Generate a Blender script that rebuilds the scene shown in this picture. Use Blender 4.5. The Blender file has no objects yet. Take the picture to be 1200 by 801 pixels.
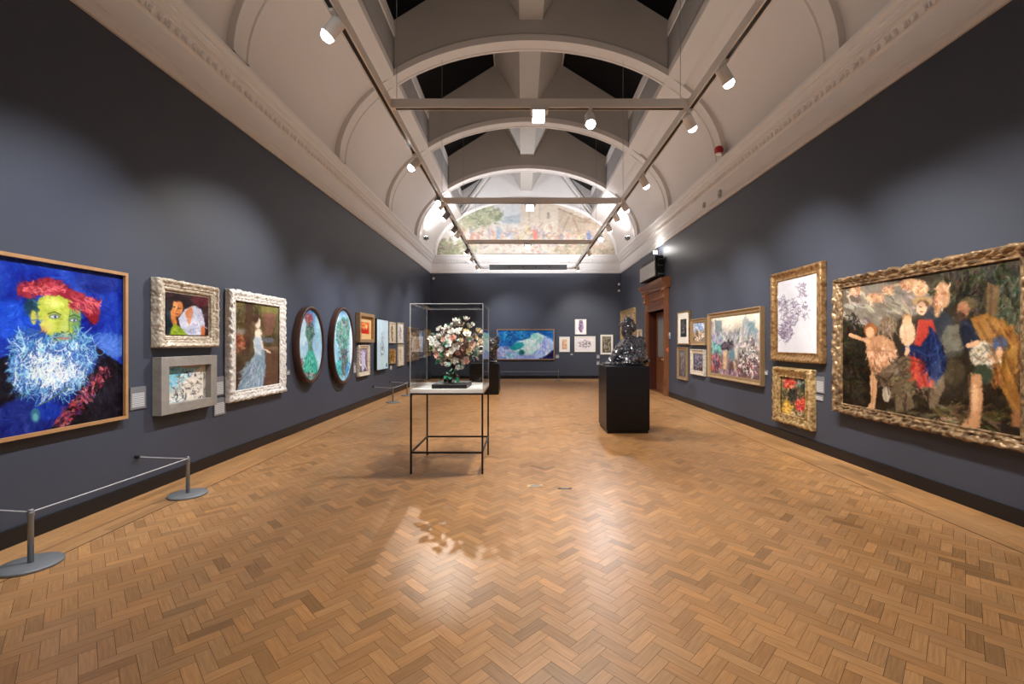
import bpy, bmesh, math, random
import numpy as np
from mathutils import Vector, Matrix, noise, Quaternion
random.seed(7)
SC = bpy.context.scene
COL = SC.collection
PI = math.pi

# ------------------------------------------------------------------ camera, world, exposure
F = 520.0; VPX = 611.5; VPY = 401.0; EYE = 1.6
cd = bpy.data.cameras.new('camera'); cam = bpy.data.objects.new('camera', cd); COL.objects.link(cam)
cam.location = (0, 0, EYE); cam.rotation_euler = (PI/2, 0, 0)
cd.sensor_width = 36; cd.lens = F/1200*36
cd.shift_x = -(VPX-600)/1200; cd.shift_y = (VPY-400.5)/1200
cd.clip_start = .05; cd.clip_end = 100
SC.camera = cam
w = bpy.data.worlds.new('night'); SC.world = w; w.use_nodes = True
w.node_tree.nodes['Background'].inputs[0].default_value = (.02, .022, .03, 1)
w.node_tree.nodes['Background'].inputs[1].default_value = .05
SC.view_settings.view_transform = 'Standard'; SC.view_settings.look = 'None'
SC.view_settings.exposure = 0.0; SC.view_settings.gamma = 1
SC.cycles.use_denoising = True
SC.cycles.max_bounces = 7; SC.cycles.diffuse_bounces = 5; SC.cycles.glossy_bounces = 3
SC.cycles.transparent_max_bounces = 16
SC.cycles.sample_clamp_indirect = 6.0
SPOT_W = 390.0      # one track spotlight
FILL_W = 4.5         # per metre of added ceiling fill light above the lighting track
FLOOD_W = 170.0     # floodlights on the cornice of the last bay

# ------------------------------------------------------------------ room numbers
XL, XR, YF, YB = -4.02, 4.36, -4.0, 19.55
CX = .19; VA, VB, VZ = 4.05, 2.45, 5.42
ZC0, ZC1 = 4.64, 5.42
TXL, TXR, TZ = -1.68, 2.13, 4.6

# ------------------------------------------------------------------ helpers
def lin(c):
    c = np.asarray(c, dtype=float)/255.0
    return np.where(c <= .04045, c/12.92, ((c+.055)/1.055)**2.4)
def L4(c): return tuple(float(v) for v in lin(c)) + (1.0,)

def mat(name, col=(.5,.5,.5), rough=.5, metal=0.0, spec=.5, bump=0, bscale=20, var=0, vscale=3, detail=4, coat=0):
    m = bpy.data.materials.new(name); m.use_nodes = True
    nt = m.node_tree; p = nt.nodes['Principled BSDF']
    p.inputs['Base Color'].default_value = tuple(col[:3])+(1,)
    p.inputs['Roughness'].default_value = rough; p.inputs['Metallic'].default_value = metal
    p.inputs['Specular IOR Level'].default_value = spec
    if coat: p.inputs['Coat Weight'].default_value = coat
    tc = nt.nodes.new('ShaderNodeTexCoord')
    if var:
        n = nt.nodes.new('ShaderNodeTexNoise'); n.inputs['Scale'].default_value = vscale; n.inputs['Detail'].default_value = detail
        nt.links.new(tc.outputs['Object'], n.inputs['Vector'])
        mx = nt.nodes.new('ShaderNodeMix'); mx.data_type = 'RGBA'
        mx.inputs[6].default_value = tuple(v*(1-var) for v in col[:3])+(1,)
        mx.inputs[7].default_value = tuple(min(1, v*(1+var)) for v in col[:3])+(1,)
        nt.links.new(n.outputs['Fac'], mx.inputs[0]); nt.links.new(mx.outputs[2], p.inputs['Base Color'])
    if bump:
        n2 = nt.nodes.new('ShaderNodeTexNoise'); n2.inputs['Scale'].default_value = bscale; n2.inputs['Detail'].default_value = 5
        nt.links.new(tc.outputs['Object'], n2.inputs['Vector'])
        b = nt.nodes.new('ShaderNodeBump'); b.inputs['Strength'].default_value = bump; b.inputs['Distance'].default_value = .02
        nt.links.new(n2.outputs['Fac'], b.inputs['Height']); nt.links.new(b.outputs['Normal'], p.inputs['Normal'])
    return m
def emis(name, col, s):
    m = bpy.data.materials.new(name); m.use_nodes = True; p = m.node_tree.nodes['Principled BSDF']
    p.inputs['Base Color'].default_value = (.8,.8,.8,1)
    p.inputs['Emission Color'].default_value = tuple(col)+(1,); p.inputs['Emission Strength'].default_value = s
    return m
def colattr(name, rough=.5, spec=.3, bump=0, bscale=60, coat=0):
    m = bpy.data.materials.new(name); m.use_nodes = True; nt = m.node_tree; p = nt.nodes['Principled BSDF']
    a = nt.nodes.new('ShaderNodeAttribute'); a.attribute_name = 'paint'
    nt.links.new(a.outputs['Color'], p.inputs['Base Color'])
    p.inputs['Roughness'].default_value = rough; p.inputs['Specular IOR Level'].default_value = spec
    if bump:
        tc = nt.nodes.new('ShaderNodeTexCoord')
        n2 = nt.nodes.new('ShaderNodeTexNoise'); n2.inputs['Scale'].default_value = bscale
        nt.links.new(tc.outputs['Object'], n2.inputs['Vector'])
        b = nt.nodes.new('ShaderNodeBump'); b.inputs['Strength'].default_value = bump; b.inputs['Distance'].default_value = .004
        nt.links.new(n2.outputs['Fac'], b.inputs['Height']); nt.links.new(b.outputs['Normal'], p.inputs['Normal'])
    return m

def empty(name, loc=(0,0,0), rz=0):
    o = bpy.data.objects.new(name, None); COL.objects.link(o); o.location = loc; o.rotation_euler = (0,0,rz)
    o.empty_display_size = .1
    return o
def tag(o, label, cat, group=None):
    o['label'] = label; o['category'] = cat
    if group: o['group'] = group
    return o
def struct(o): o['kind'] = 'structure'; return o

def obj(name, bm, m, parent=None, smooth=False):
    me = bpy.data.meshes.new(name)
    bmesh.ops.recalc_face_normals(bm, faces=bm.faces[:]) if len(bm.faces) < 60000 else None
    bm.to_mesh(me); bm.free()
    for x in (m if isinstance(m, (list, tuple)) else [m]): me.materials.append(x)
    if smooth: me.shade_smooth()
    o = bpy.data.objects.new(name, me); COL.objects.link(o)
    if parent is not None: o.parent = parent
    return o
def box(bm, x0, x1, y0, y1, z0, z1, bev=0, M=None, mi=0):
    g = bmesh.ops.create_cube(bm, size=1)
    vs = g['verts']
    for v in vs:
        v.co = Vector(((x0+x1)/2+v.co.x*(x1-x0), (y0+y1)/2+v.co.y*(y1-y0), (z0+z1)/2+v.co.z*(z1-z0)))
    fs = list({f for v in vs for f in v.link_faces})
    for f in fs: f.material_index = mi
    if bev:
        es = list({e for v in vs for e in v.link_edges})
        r = bmesh.ops.bevel(bm, geom=es, offset=bev, segments=2, affect='EDGES', profile=.5)
        vs = list({v for f in r['faces'] for v in f.verts} | {v for v in vs if v.is_valid})
        for f in r['faces']: f.material_index = mi
    if M is not None:
        for v in vs: v.co = M @ v.co
    return vs
def cyl(bm, p0, p1, r0, r1=None, n=16, caps=True):
    r1 = r0 if r1 is None else r1
    p0 = Vector(p0); p1 = Vector(p1); d = p1-p0; L = d.length
    g = bmesh.ops.create_cone(bm, cap_ends=caps, segments=n, radius1=r0, radius2=r1, depth=L)
    q = Vector((0,0,1)).rotation_difference(d.normalized()); mid = (p0+p1)/2
    for v in g['verts']: v.co = q @ v.co + mid
    return g['verts']
def lathe(bm, prof, n=24, c=(0,0,0)):
    rings = []
    for r, z in prof:
        rings.append([bm.verts.new((c[0]+r*math.cos(2*PI*i/n), c[1]+r*math.sin(2*PI*i/n), c[2]+z)) for i in range(n)])
    for a, b in zip(rings, rings[1:]):
        for i in range(n): bm.faces.new((a[i], a[(i+1)%n], b[(i+1)%n], b[i]))
    bm.faces.new(rings[0][::-1]); bm.faces.new(rings[-1])
def ico(bm, c, r, sub=2, rot=None):
    g = bmesh.ops.create_icosphere(bm, subdivisions=sub, radius=1)
    for v in g['verts']:
        p = Vector((v.co.x*r[0], v.co.y*r[1], v.co.z*r[2]))
        if rot is not None: p = rot @ p
        v.co = p+Vector(c)
    return g['verts']
def prism(bm, prof, y0, y1, close=True, mi=0):
    """profile of (x,z) swept along Y"""
    a = [bm.verts.new((x, y0, z)) for x, z in prof]; b = [bm.verts.new((x, y1, z)) for x, z in prof]
    n = len(prof)
    for i in range(n if close else n-1):
        f = bm.faces.new((a[i], a[(i+1)%n], b[(i+1)%n], b[i])); f.material_index = mi
    if close:
        bm.faces.new(a[::-1]).material_index = mi; bm.faces.new(b).material_index = mi

# ------------------------------------------------------------------ materials
M_wall = mat('wall_paint', (.053,.061,.086), .5, spec=.35, var=.06, vscale=1.2, bump=.03, bscale=90)
M_base = mat('baseboard_paint', (.008,.008,.010), .35, spec=.4)
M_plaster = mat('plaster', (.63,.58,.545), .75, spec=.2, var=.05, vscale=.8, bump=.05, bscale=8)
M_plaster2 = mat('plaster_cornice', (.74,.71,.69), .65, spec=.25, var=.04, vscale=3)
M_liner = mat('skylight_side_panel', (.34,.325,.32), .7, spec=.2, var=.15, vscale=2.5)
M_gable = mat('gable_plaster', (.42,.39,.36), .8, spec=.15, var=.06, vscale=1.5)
M_night = mat('night_glass', (.002,.002,.003), .4, spec=.15)
M_dark = mat('black_metal', (.012,.010,.010), .4, spec=.4)
M_white = mat('white_metal', (.92,.90,.88), .4, spec=.4)
M_grey = mat('grey_metal', (.28,.29,.31), .35, metal=.6)
M_greyp = mat('grey_powder_coat', (.20,.215,.235), .42, metal=.25)
M_lens = emis('lamp_lens', (1,.97,.93), 25)
def gilt(name, hi, lo, scale=26, rough=.36, metal=.55, bump=.9):
    m = bpy.data.materials.new(name); m.use_nodes = True; nt = m.node_tree; p = nt.nodes['Principled BSDF']
    tc = nt.nodes.new('ShaderNodeTexCoord'); v = nt.nodes.new('ShaderNodeTexVoronoi'); v.feature = 'SMOOTH_F1'; v.inputs['Scale'].default_value = scale
    n = nt.nodes.new('ShaderNodeTexNoise'); n.inputs['Scale'].default_value = scale*.6; n.inputs['Detail'].default_value = 4
    ad = nt.nodes.new('ShaderNodeMath'); ad.operation = 'ADD'
    nt.links.new(tc.outputs['Object'], v.inputs['Vector']); nt.links.new(tc.outputs['Object'], n.inputs['Vector'])
    nt.links.new(v.outputs['Distance'], ad.inputs[0]); nt.links.new(n.outputs['Fac'], ad.inputs[1])
    r = nt.nodes.new('ShaderNodeMapRange'); r.inputs[1].default_value = .65; r.inputs[2].default_value = 1.3
    mx = nt.nodes.new('ShaderNodeMix'); mx.data_type = 'RGBA'; mx.inputs[6].default_value = tuple(hi)+(1,); mx.inputs[7].default_value = tuple(lo)+(1,)  # patina tone that also paints shade into the hollows of the carving
    nt.links.new(ad.outputs[0], r.inputs[0]); nt.links.new(r.outputs[0], mx.inputs[0]); nt.links.new(mx.outputs[2], p.inputs['Base Color'])
    b = nt.nodes.new('ShaderNodeBump'); b.invert = True; b.inputs['Strength'].default_value = bump; b.inputs['Distance'].default_value = .012
    nt.links.new(ad.outputs[0], b.inputs['Height']); nt.links.new(b.outputs['Normal'], p.inputs['Normal'])
    p.inputs['Roughness'].default_value = rough; p.inputs['Metallic'].default_value = metal
    return m
M_gold = gilt('gilt', (0.5, 0.3, 0.13), (0.2, 0.1, 0.04), 22, metal=0.5)
M_goldd = gilt('dark_gilt', (0.46, 0.31, 0.17), (0.07, 0.04, 0.022), 24, metal=0.45)
M_goldb = gilt('bright_gilt', (0.78, 0.56, 0.26), (0.24, 0.13, 0.05), 26, metal=0.45)
M_plaing = mat('brown_gilt', (.36,.235,.12), .4, metal=.35, var=.15, vscale=10)
M_oak = mat('oak_moulding', (.42,.23,.10), .45, var=.25, vscale=12)
M_cream = gilt('silvered_cream', (0.66, 0.58, 0.46), (0.38, 0.30, 0.22), 30, metal=0.05)
M_whitef = gilt('white_carved', (0.88, 0.87, 0.85), (0.62, 0.58, 0.54), 30, metal=0)
M_greyw = mat('weathered_grey_wood', (.27,.25,.225), .6, var=.3, vscale=9, bump=.3, bscale=30)
M_blackf = mat('black_frame', (.012,.011,.011), .35)
M_brownf = mat('dark_brown_frame', (.06,.025,.016), .35, coat=.3)
M_mat = mat('card_mount', (.78,.76,.71), .8, spec=.1)
M_tan = mat('tan_mount', (.55,.38,.19), .7, spec=.1)
M_bronze = mat('bronze', (.022,.023,.032), .2, metal=.3, spec=1.0, var=.35, vscale=9, coat=1)
M_label = mat('grey_label_card', (.17,.175,.19), .6)
def text_mat():
    m = bpy.data.materials.new('printed_text'); m.use_nodes = True; nt = m.node_tree; p = nt.nodes['Principled BSDF']
    tc = nt.nodes.new('ShaderNodeTexCoord'); wv = nt.nodes.new('ShaderNodeTexWave'); wv.bands_direction = 'Z'; wv.inputs['Scale'].default_value = 17; wv.inputs['Distortion'].default_value = .6
    wv.inputs['Detail Scale'].default_value = 6
    nt.links.new(tc.outputs['Object'], wv.inputs['Vector'])
    mx = nt.nodes.new('ShaderNodeMix'); mx.data_type = 'RGBA'; mx.inputs[6].default_value = (.19,.195,.21,1); mx.inputs[7].default_value = (.62,.63,.65,1)
    nt.links.new(wv.outputs['Fac'], mx.inputs[0]); nt.links.new(mx.outputs[2], p.inputs['Base Color']); p.inputs['Roughness'].default_value = .6
    return m
M_text = text_mat()
M_mahog = mat('mahogany', (.20,.075,.028), .38, var=.35, vscale=5, coat=.2)
M_mahogd = mat('mahogany_dark', (.085,.022,.012), .4, var=.3, vscale=5)
M_red = mat('red_plastic', (.35,.01,.015), .4)
M_white_top = mat('white_laminate', (.72,.71,.70), .3)
M_paint = colattr('canvas_paint', .42, .25, .25, 70)
M_paper = colattr('paper_print', .7, .1)
M_fresco = colattr('fresco', .85, .1)

def glass_mat():
    m = bpy.data.materials.new('acrylic'); m.use_nodes = True; nt = m.node_tree
    nt.nodes.remove(nt.nodes['Principled BSDF']); out = nt.nodes['Material Output']
    tr = nt.nodes.new('ShaderNodeBsdfTransparent'); tr.inputs[0].default_value = (.985,.99,.99,1)
    gl = nt.nodes.new('ShaderNodeBsdfGlossy'); gl.inputs['Roughness'].default_value = .01
    fr = nt.nodes.new('ShaderNodeFresnel'); ge = nt.nodes.new('ShaderNodeNewGeometry'); mr = nt.nodes.new('ShaderNodeMapRange')
    mr.inputs[3].default_value = 1.28; mr.inputs[4].default_value = 1/1.28   # same reflectance from both faces of a sheet
    nt.links.new(ge.outputs['Backfacing'], mr.inputs[0]); nt.links.new(mr.outputs[0], fr.inputs[0])
    mx = nt.nodes.new('ShaderNodeMixShader')
    nt.links.new(fr.outputs[0], mx.inputs[0]); nt.links.new(tr.outputs[0], mx.inputs[1]); nt.links.new(gl.outputs[0], mx.inputs[2])
    nt.links.new(mx.outputs[0], out.inputs[0])
    return m
M_glass = glass_mat()
def edge_mat():
    m = bpy.data.materials.new('acrylic_edge'); m.use_nodes = True; nt = m.node_tree
    p = nt.nodes['Principled BSDF']; p.inputs['Base Color'].default_value = (.85,.88,.9,1); p.inputs['Roughness'].default_value = .15  # edge highlights put into the colour: narrow faces whitish and half clear
    p.inputs['Alpha'].default_value = .4
    return m
M_edge = edge_mat()

def floor_mat():
    m = bpy.data.materials.new('oak_parquet'); m.use_nodes = True; nt = m.node_tree; p = nt.nodes['Principled BSDF']
    a = nt.nodes.new('ShaderNodeAttribute'); a.attribute_name = 'paint'
    uv = nt.nodes.new('ShaderNodeUVMap'); uv.uv_map = 'grain'
    mp = nt.nodes.new('ShaderNodeMapping'); mp.inputs['Scale'].default_value = (6, 90, 1)
    n = nt.nodes.new('ShaderNodeTexNoise'); n.inputs['Scale'].default_value = 1.0; n.inputs['Detail'].default_value = 5
    nt.links.new(uv.outputs[0], mp.inputs[0]); nt.links.new(mp.outputs[0], n.inputs[0])
    r = nt.nodes.new('ShaderNodeMapRange'); r.inputs[1].default_value = .3; r.inputs[2].default_value = .7
    r.inputs[3].default_value = .80; r.inputs[4].default_value = 1.13
    nt.links.new(n.outputs[0], r.inputs[0])
    mx = nt.nodes.new('ShaderNodeVectorMath'); mx.operation = 'SCALE'
    nt.links.new(a.outputs['Color'], mx.inputs[0]); nt.links.new(r.outputs[0], mx.inputs['Scale'])
    # broad wear
    tc = nt.nodes.new('ShaderNodeTexCoord'); n3 = nt.nodes.new('ShaderNodeTexNoise'); n3.inputs['Scale'].default_value = .9; n3.inputs['Detail'].default_value = 3
    nt.links.new(tc.outputs['Object'], n3.inputs[0])
    r3 = nt.nodes.new('ShaderNodeMapRange'); r3.inputs[3].default_value = .88; r3.inputs[4].default_value = 1.1
    nt.links.new(n3.outputs[0], r3.inputs[0])
    mx3 = nt.nodes.new('ShaderNodeVectorMath'); mx3.operation = 'SCALE'
    nt.links.new(mx.outputs[0], mx3.inputs[0]); nt.links.new(r3.outputs[0], mx3.inputs['Scale'])
    nt.links.new(mx3.outputs[0], p.inputs['Base Color'])
    r2 = nt.nodes.new('ShaderNodeMapRange'); r2.inputs[3].default_value = .27; r2.inputs[4].default_value = .44
    nt.links.new(n3.outputs[0], r2.inputs[0]); nt.links.new(r2.outputs[0], p.inputs['Roughness'])
    p.inputs['Specular IOR Level'].default_value = .5
    b = nt.nodes.new('ShaderNodeBump'); b.inputs['Strength'].default_value = .12; b.inputs['Distance'].default_value = .002
    nt.links.new(n.outputs[0], b.inputs['Height']); nt.links.new(b.outputs['Normal'], p.inputs['Normal'])
    return m
M_floor = floor_mat()
M_gap = mat('floor_gap', (.05,.025,.012), .8)

# ================================================================== THE SETTING
def build_floor():
    W = .07; L = .21; s2 = math.sqrt(.5)
    x0, x1 = -3.47, 3.80
    verts, faces, cols, uvs, mi = [], [], [], [], []
    def clip(poly, ax, lim, keep_gt):
        out = []
        for i in range(len(poly)):
            a = poly[i]; b = poly[(i+1) % len(poly)]
            ia = (a[ax] >= lim) == keep_gt; ib = (b[ax] >= lim) == keep_gt
            if ia: out.append(a)
            if ia != ib:
                t = (lim-a[ax])/(b[ax]-a[ax]); out.append(tuple(a[k]+(b[k]-a[k])*t for k in range(4)))
        return out
    rnd = random.Random(3)
    def colr():
        k = rnd.gauss(1, .085)
        if rnd.random() < .10: k *= .78
        h = rnd.uniform(-.04, .04)
        return (.45*k*(1+h), .240*k, .100*k*(1-h*1.5))
    def add(poly):
        base = len(verts)
        for p in poly: verts.append((p[0], p[1], 0)); uvs.append((p[2], p[3]))
        faces.append(tuple(range(base, base+len(poly)))); c = colr(); cols.extend([c]*len(poly)); mi.append(0)
    def rot(x, y): return ((x-y)*s2, (x+y)*s2)
    g = .0009
    # lattice (1,1)*W and (3,-3)*W in the block frame; after the 45 degree turn these are (0,W*sqrt2) and (3W*sqrt2,0)
    px = 3*W*math.sqrt(2); py = W*math.sqrt(2)
    for i in range(int(-4/px)-2, int(4/px)+3):
        for j in range(int((YF)/py)-3, int(YB/py)+3):
            ox = i*px; oy = j*py
            for (a, b, c, d, horiz) in ((0, 3, 0, 1, True), (0, 1, 1, 4, False)):
                A, B, C, D = a*W+g, b*W-g, c*W+g, d*W-g
                ru = rnd.uniform(0, 50); rv = rnd.uniform(0, 50)
                poly = []
                for (x, y) in ((A,C),(B,C),(B,D),(A,D)):
                    X, Y = rot(x, y)
                    u, v = (x-A, y-C) if horiz else (y-C, x-A)
                    poly.append((X+ox, Y+oy, u+ru, v+rv))
                if min(p[0] for p in poly) > x1 or max(p[0] for p in poly) < x0: continue
                for ax, lim, kg in ((0, x0, True), (0, x1, False), (1, YF, True), (1, YB, False)):
                    if poly: poly = clip(poly, ax, lim, kg)
                if len(poly) >= 3: add(poly)
    # straight border boards
    for (a, b) in ((XL, x0-.011), (x1+.011, XR)):
        n = 6; bw = (b-a)/n
        for k in range(n):
            y = YF - rnd.uniform(0, .6)
            while y < YB:
                l = rnd.uniform(.45, .8); ya = max(y, YF); yb = min(y+l, YB)
                if yb-ya > .02:
                    A, B = a+k*bw+g*.6, a+(k+1)*bw-g*.6; ru, rv = rnd.uniform(0, 50), rnd.uniform(0, 50)
                    add([(A,ya+g,ru,rv),(B,ya+g,ru,rv+bw),(B,yb-g,ru+l,rv+bw),(A,yb-g,ru+l,rv)])
                y += l
    base = len(verts)
    for p in ((XL-.3,YF-.3),(XR+.6,YF-.3),(XR+.6,YB+.2),(XL-.3,YB+.2)): verts.append((p[0],p[1],-.0025)); uvs.append((0,0)); cols.append((.05,.03,.02))
    faces.append(tuple(range(base, base+4))); mi.append(1)
    me = bpy.data.meshes.new('floor'); me.from_pydata(verts, [], faces)
    me.materials.append(M_floor); me.materials.append(M_gap)
    me.polygons.foreach_set('material_index', mi)
    at = me.attributes.new('paint', 'FLOAT_COLOR', 'POINT')
    at.data.foreach_set('color', np.array([c+(1.0,) for c in cols], dtype=np.float32).ravel())
    uvl = me.uv_layers.new(name='grain'); vi = np.zeros(len(me.loops), dtype=np.int32); me.loops.foreach_get('vertex_index', vi)
    uvl.data.foreach_set('uv', np.array(uvs, dtype=np.float32)[vi].ravel())
    o = bpy.data.objects.new('floor', me); COL.objects.link(o); struct(o)
build_floor()

DY0, DY1, DZ = 13.42, 15.22, 2.62      # door opening in the right wall
bm = bmesh.new(); box(bm, XL-.3, XL, YF, YB+.3, 0, ZC1+.1); struct(obj('wall_left', bm, M_wall))
bm = bmesh.new()
box(bm, XR, XR+.3, YF, DY0, 0, ZC1+.1); box(bm, XR, XR+.3, DY1, YB+.3, 0, ZC1+.1); box(bm, XR, XR+.3, DY0, DY1, DZ, ZC1+.1)
struct(obj('wall_right', bm, M_wall))
bm = bmesh.new(); box(bm, XL, XR, YB, YB+.3, 0, ZC1-.3); struct(obj('wall_back', bm, M_wall))
bm = bmesh.new(); box(bm, XL, XR, YF-.3, YF, 0, ZC1); struct(obj('wall_front', bm, M_wall))
# baseboards
def board(name, x0, x1, y0, y1):
    bm = bmesh.new(); box(bm, x0, x1, y0, y1, 0, .14, .004); struct(obj(name, bm, M_base))
board('baseboard_left', XL, XL+.022, YF, YB)
bm = bmesh.new(); box(bm, XR-.022, XR, YF, DY0-.3, 0, .14, .004); box(bm, XR-.022, XR, DY1+.3, YB, 0, .14, .004); struct(obj('baseboard_right', bm, M_base))
board('baseboard_back', XL+.022, XR-.022, YB-.022, YB)

# cornice
CP = [(0,4.64),(.03,4.64),(.03,4.67),(.045,4.685),(.045,4.72),(.03,4.735),(.03,4.765),(.04,4.775),(.05,5.06),(.055,5.07),(.075,5.09),
      (.11,5.19),(.13,5.20),(.13,5.215),(.155,5.225),(.165,5.28),(.185,5.30),(.185,5.33),(.21,5.35),(.23,5.37),(.23,5.42),(0,5.42)]
def egg_row(bm, fn, a, b):
    n = int((b-a)/.125)
    for k in range(n):
        t = a+(k+.5)*(b-a)/n
        vs = ico(bm, (0,0,0), (.028,.042,.055), 1)
        for v in vs: v.co = fn(v.co.x+.098, t+v.co.y, v.co.z+5.135)
        if k % 2 == 0:
            vs = ico(bm, (0,0,0), (.012,.010,.045), 1)
            for v in vs: v.co = fn(v.co.x+.098, t+.0625+v.co.y, v.co.z+5.135)
bm = bmesh.new(); prism(bm, [(XL+p, z) for p, z in CP], YF, YB); egg_row(bm, lambda a,b,c: Vector((XL+a,b,c)), YF, YB-.15); struct(obj('trim_1', bm, M_plaster2))
bm = bmesh.new(); prism(bm, [(XR-p, z) for p, z in CP], YF, YB); egg_row(bm, lambda a,b,c: Vector((XR-a,b,c)), YF, YB-.15); struct(obj('trim_2', bm, M_plaster2))
bm = bmesh.new()
a = [bm.verts.new((XL, YB-p, z)) for p, z in CP]; b = [bm.verts.new((XR, YB-p, z)) for p, z in CP]
for i in range(len(CP)): bm.faces.new((a[i], a[(i+1)%len(CP)], b[(i+1)%len(CP)], b[i]))
egg_row(bm, lambda a,b,c: Vector((b, YB-a, c)), XL+.15, XR-.15); struct(obj('trim_3', bm, M_plaster2))

# vault coves with the longitudinal beams
def ell(t, a=VA, b=VB): return (CX+a*math.cos(t), VZ+b*math.sin(t))
T_out = math.acos(3.16/VA); T_in = math.acos(2.84/VA)
OPX = 2.84; OPZ = VZ+VB*math.sin(T_in)
bm = bmesh.new()
for s in (1, -1):
    pr = []
    for i in range(25):
        t = T_out*i/24; x, z = ell(t); pr.append((x, z))
    # beam: raised band with mouldings down to the skylight opening
    pr += [(pr[-1][0]-.01, pr[-1][1]-.05)]
    x1, z1 = ell(T_in)
    bx, bz = pr[-1]; ex, ez = x1, z1-.03
    pr += [(bx+(ex-bx)*.55, bz+(ez-bz)*.55), (bx+(ex-bx)*.57, bz+(ez-bz)*.57-.015), (bx+(ex-bx)*.72, bz+(ez-bz)*.72-.015), (bx+(ex-bx)*.74, bz+(ez-bz)*.74-.03), (ex, ez-.03), (x1, z1+.12)]
    out = [(x1+.4, z1+.4), (CX+VA+.5, VZ+1.2), (CX+VA+.5, VZ-.05), (CX+VA, VZ-.05)]
    pp = pr+out
    if s < 0: pp = [(2*CX-x, z) for x, z in pp]
    prism(bm, pp, YF, YB, True)
o = obj('ceiling', bm, M_plaster); struct(o)

# skylight side panels, dark slot, kerb
bm = bmesh.new()
for s in (1, -1):
    f = lambda x: CX+s*x
    def q(x0, x1, z0, z1, mi):
        box(bm, min(f(x0), f(x1)), max(f(x0), f(x1)), YF, YB, z0, z1, mi=mi)
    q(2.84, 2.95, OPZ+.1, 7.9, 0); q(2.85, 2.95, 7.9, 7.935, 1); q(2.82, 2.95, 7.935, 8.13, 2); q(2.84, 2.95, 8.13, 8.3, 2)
struct(obj('trim_4', bm, [M_liner, M_dark, M_plaster2]))
# slanted ridge soffit and ridge beam
GE, GR = 6.70+EYE, 7.87+EYE
bm = bmesh.new()
prism(bm, [(CX-.245, 8.28), (CX+.245, 8.28), (CX+.245, 8.34), (CX+.94, GR), (CX+.94, GR+.12), (CX-.94, GR+.12), (CX-.94, GR), (CX-.245, 8.34)], YF, YB)
for s in (1, -1): box(bm, CX+s*.95-.02, CX+s*.95+.02, YF, YB, GR-.06, GR+.06)
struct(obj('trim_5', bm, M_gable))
# night glazing on both slopes
bm = bmesh.new()
for s in (1, -1):
    prism(bm, [(CX+s*2.92, GE-.08), (CX+s*.92, GR), (CX+s*.92, GR+.03), (CX+s*2.92, GE-.05)], YF, YB)
o = struct(obj('window_1', bm, M_night))

# transverse arches with gable diaphragms
AT = .35
def gable_z(x): # above the arch, follows the glazing
    d = abs(x-CX)
    if d > .94: return GE+(2.92-d)*(GR-GE)/(2.92-.94)
    return GR
arch_y = [-4.0+.03, -.97, 2.41, 5.79, 9.17, 12.55, 15.93]
n_trim = 6
for y in arch_y:
    if y < -2: continue
    bm = bmesh.new()
    N = 48; rib = []
    # soffit band: whole ellipse, thickness .13, width AT
    ia, oa = VA-.10, VA+.02; ib, ob = VB-.03, VB+.10
    prof = []
    for i in range(N+1):
        t = PI*i/N; prof.append(t)
    bulge = [(0, 0), (.045, 0), (.06, -.02), (AT-.06, -.02), (AT-.045, 0), (AT, 0)]
    rows = []
    for t in prof:
        c, s_ = math.cos(t), math.sin(t)
        row = [bm.verts.new((CX+(ia+e[1]*-1)*c, y+e[0], VZ+(ib+e[1]*-1)*s_)) for e in bulge]
        row = [bm.verts.new((CX+oa*c, y, VZ+ob*s_))]+row+[bm.verts.new((CX+oa*c, y+AT, VZ+ob*s_))]
        rows.append(row)
    for a, b in zip(rows, rows[1:]):
        for k in range(len(a)-1): bm.faces.new((a[k], a[k+1], b[k+1], b[k])).material_index = 0
    # diaphragm above, between the kerbs
    xs = [CX-2.83+5.66*i/60 for i in range(61)]
    def zl(x): return VZ+(VB+.05)*math.sqrt(max(0, 1-((x-CX)/(VA))**2))
    for yy in (y+.02, y+AT-.02):
        lo = [bm.verts.new((x, yy, zl(x))) for x in xs]; hi = [bm.verts.new((x, yy, gable_z(x))) for x in xs]
        for k in range(60): bm.faces.new((lo[k], lo[k+1], hi[k+1], hi[k])).material_index = 1
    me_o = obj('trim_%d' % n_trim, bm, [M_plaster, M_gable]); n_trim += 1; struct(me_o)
# end gable (back) and mural surround
bm = bmesh.new(); box(bm, XL, XR, YB, YB+.3, ZC1-.32, 9.7); struct(obj('wall_back_gable', bm, M_plaster2))
bm = bmesh.new(); box(bm, XL, XR, YF-.3, YF, ZC1, 9.7); struct(obj('wall_front_gable', bm, M_plaster2))
# arch band round the mural
bm = bmesh.new()
rows = []
for i in range(65):
    t = PI*i/64; c, s_ = math.cos(t), math.sin(t)
    rows.append([bm.verts.new((CX+(a_)*c, yy, VZ+(b_)*s_)) for a_, b_, yy in ((3.93,2.38,YB), (3.93,2.38,YB-.05), (3.98,2.42,YB-.09), (4.07,2.5,YB-.09), (4.10,2.53,YB-.04), (4.10,2.53,YB))])
for a, b in zip(rows, rows[1:]):
    for k in range(5): bm.faces.new((a[k], a[k+1], b[k+1], b[k]))
struct(obj('trim_%d' % n_trim, bm, M_plaster2)); n_trim += 1
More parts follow.
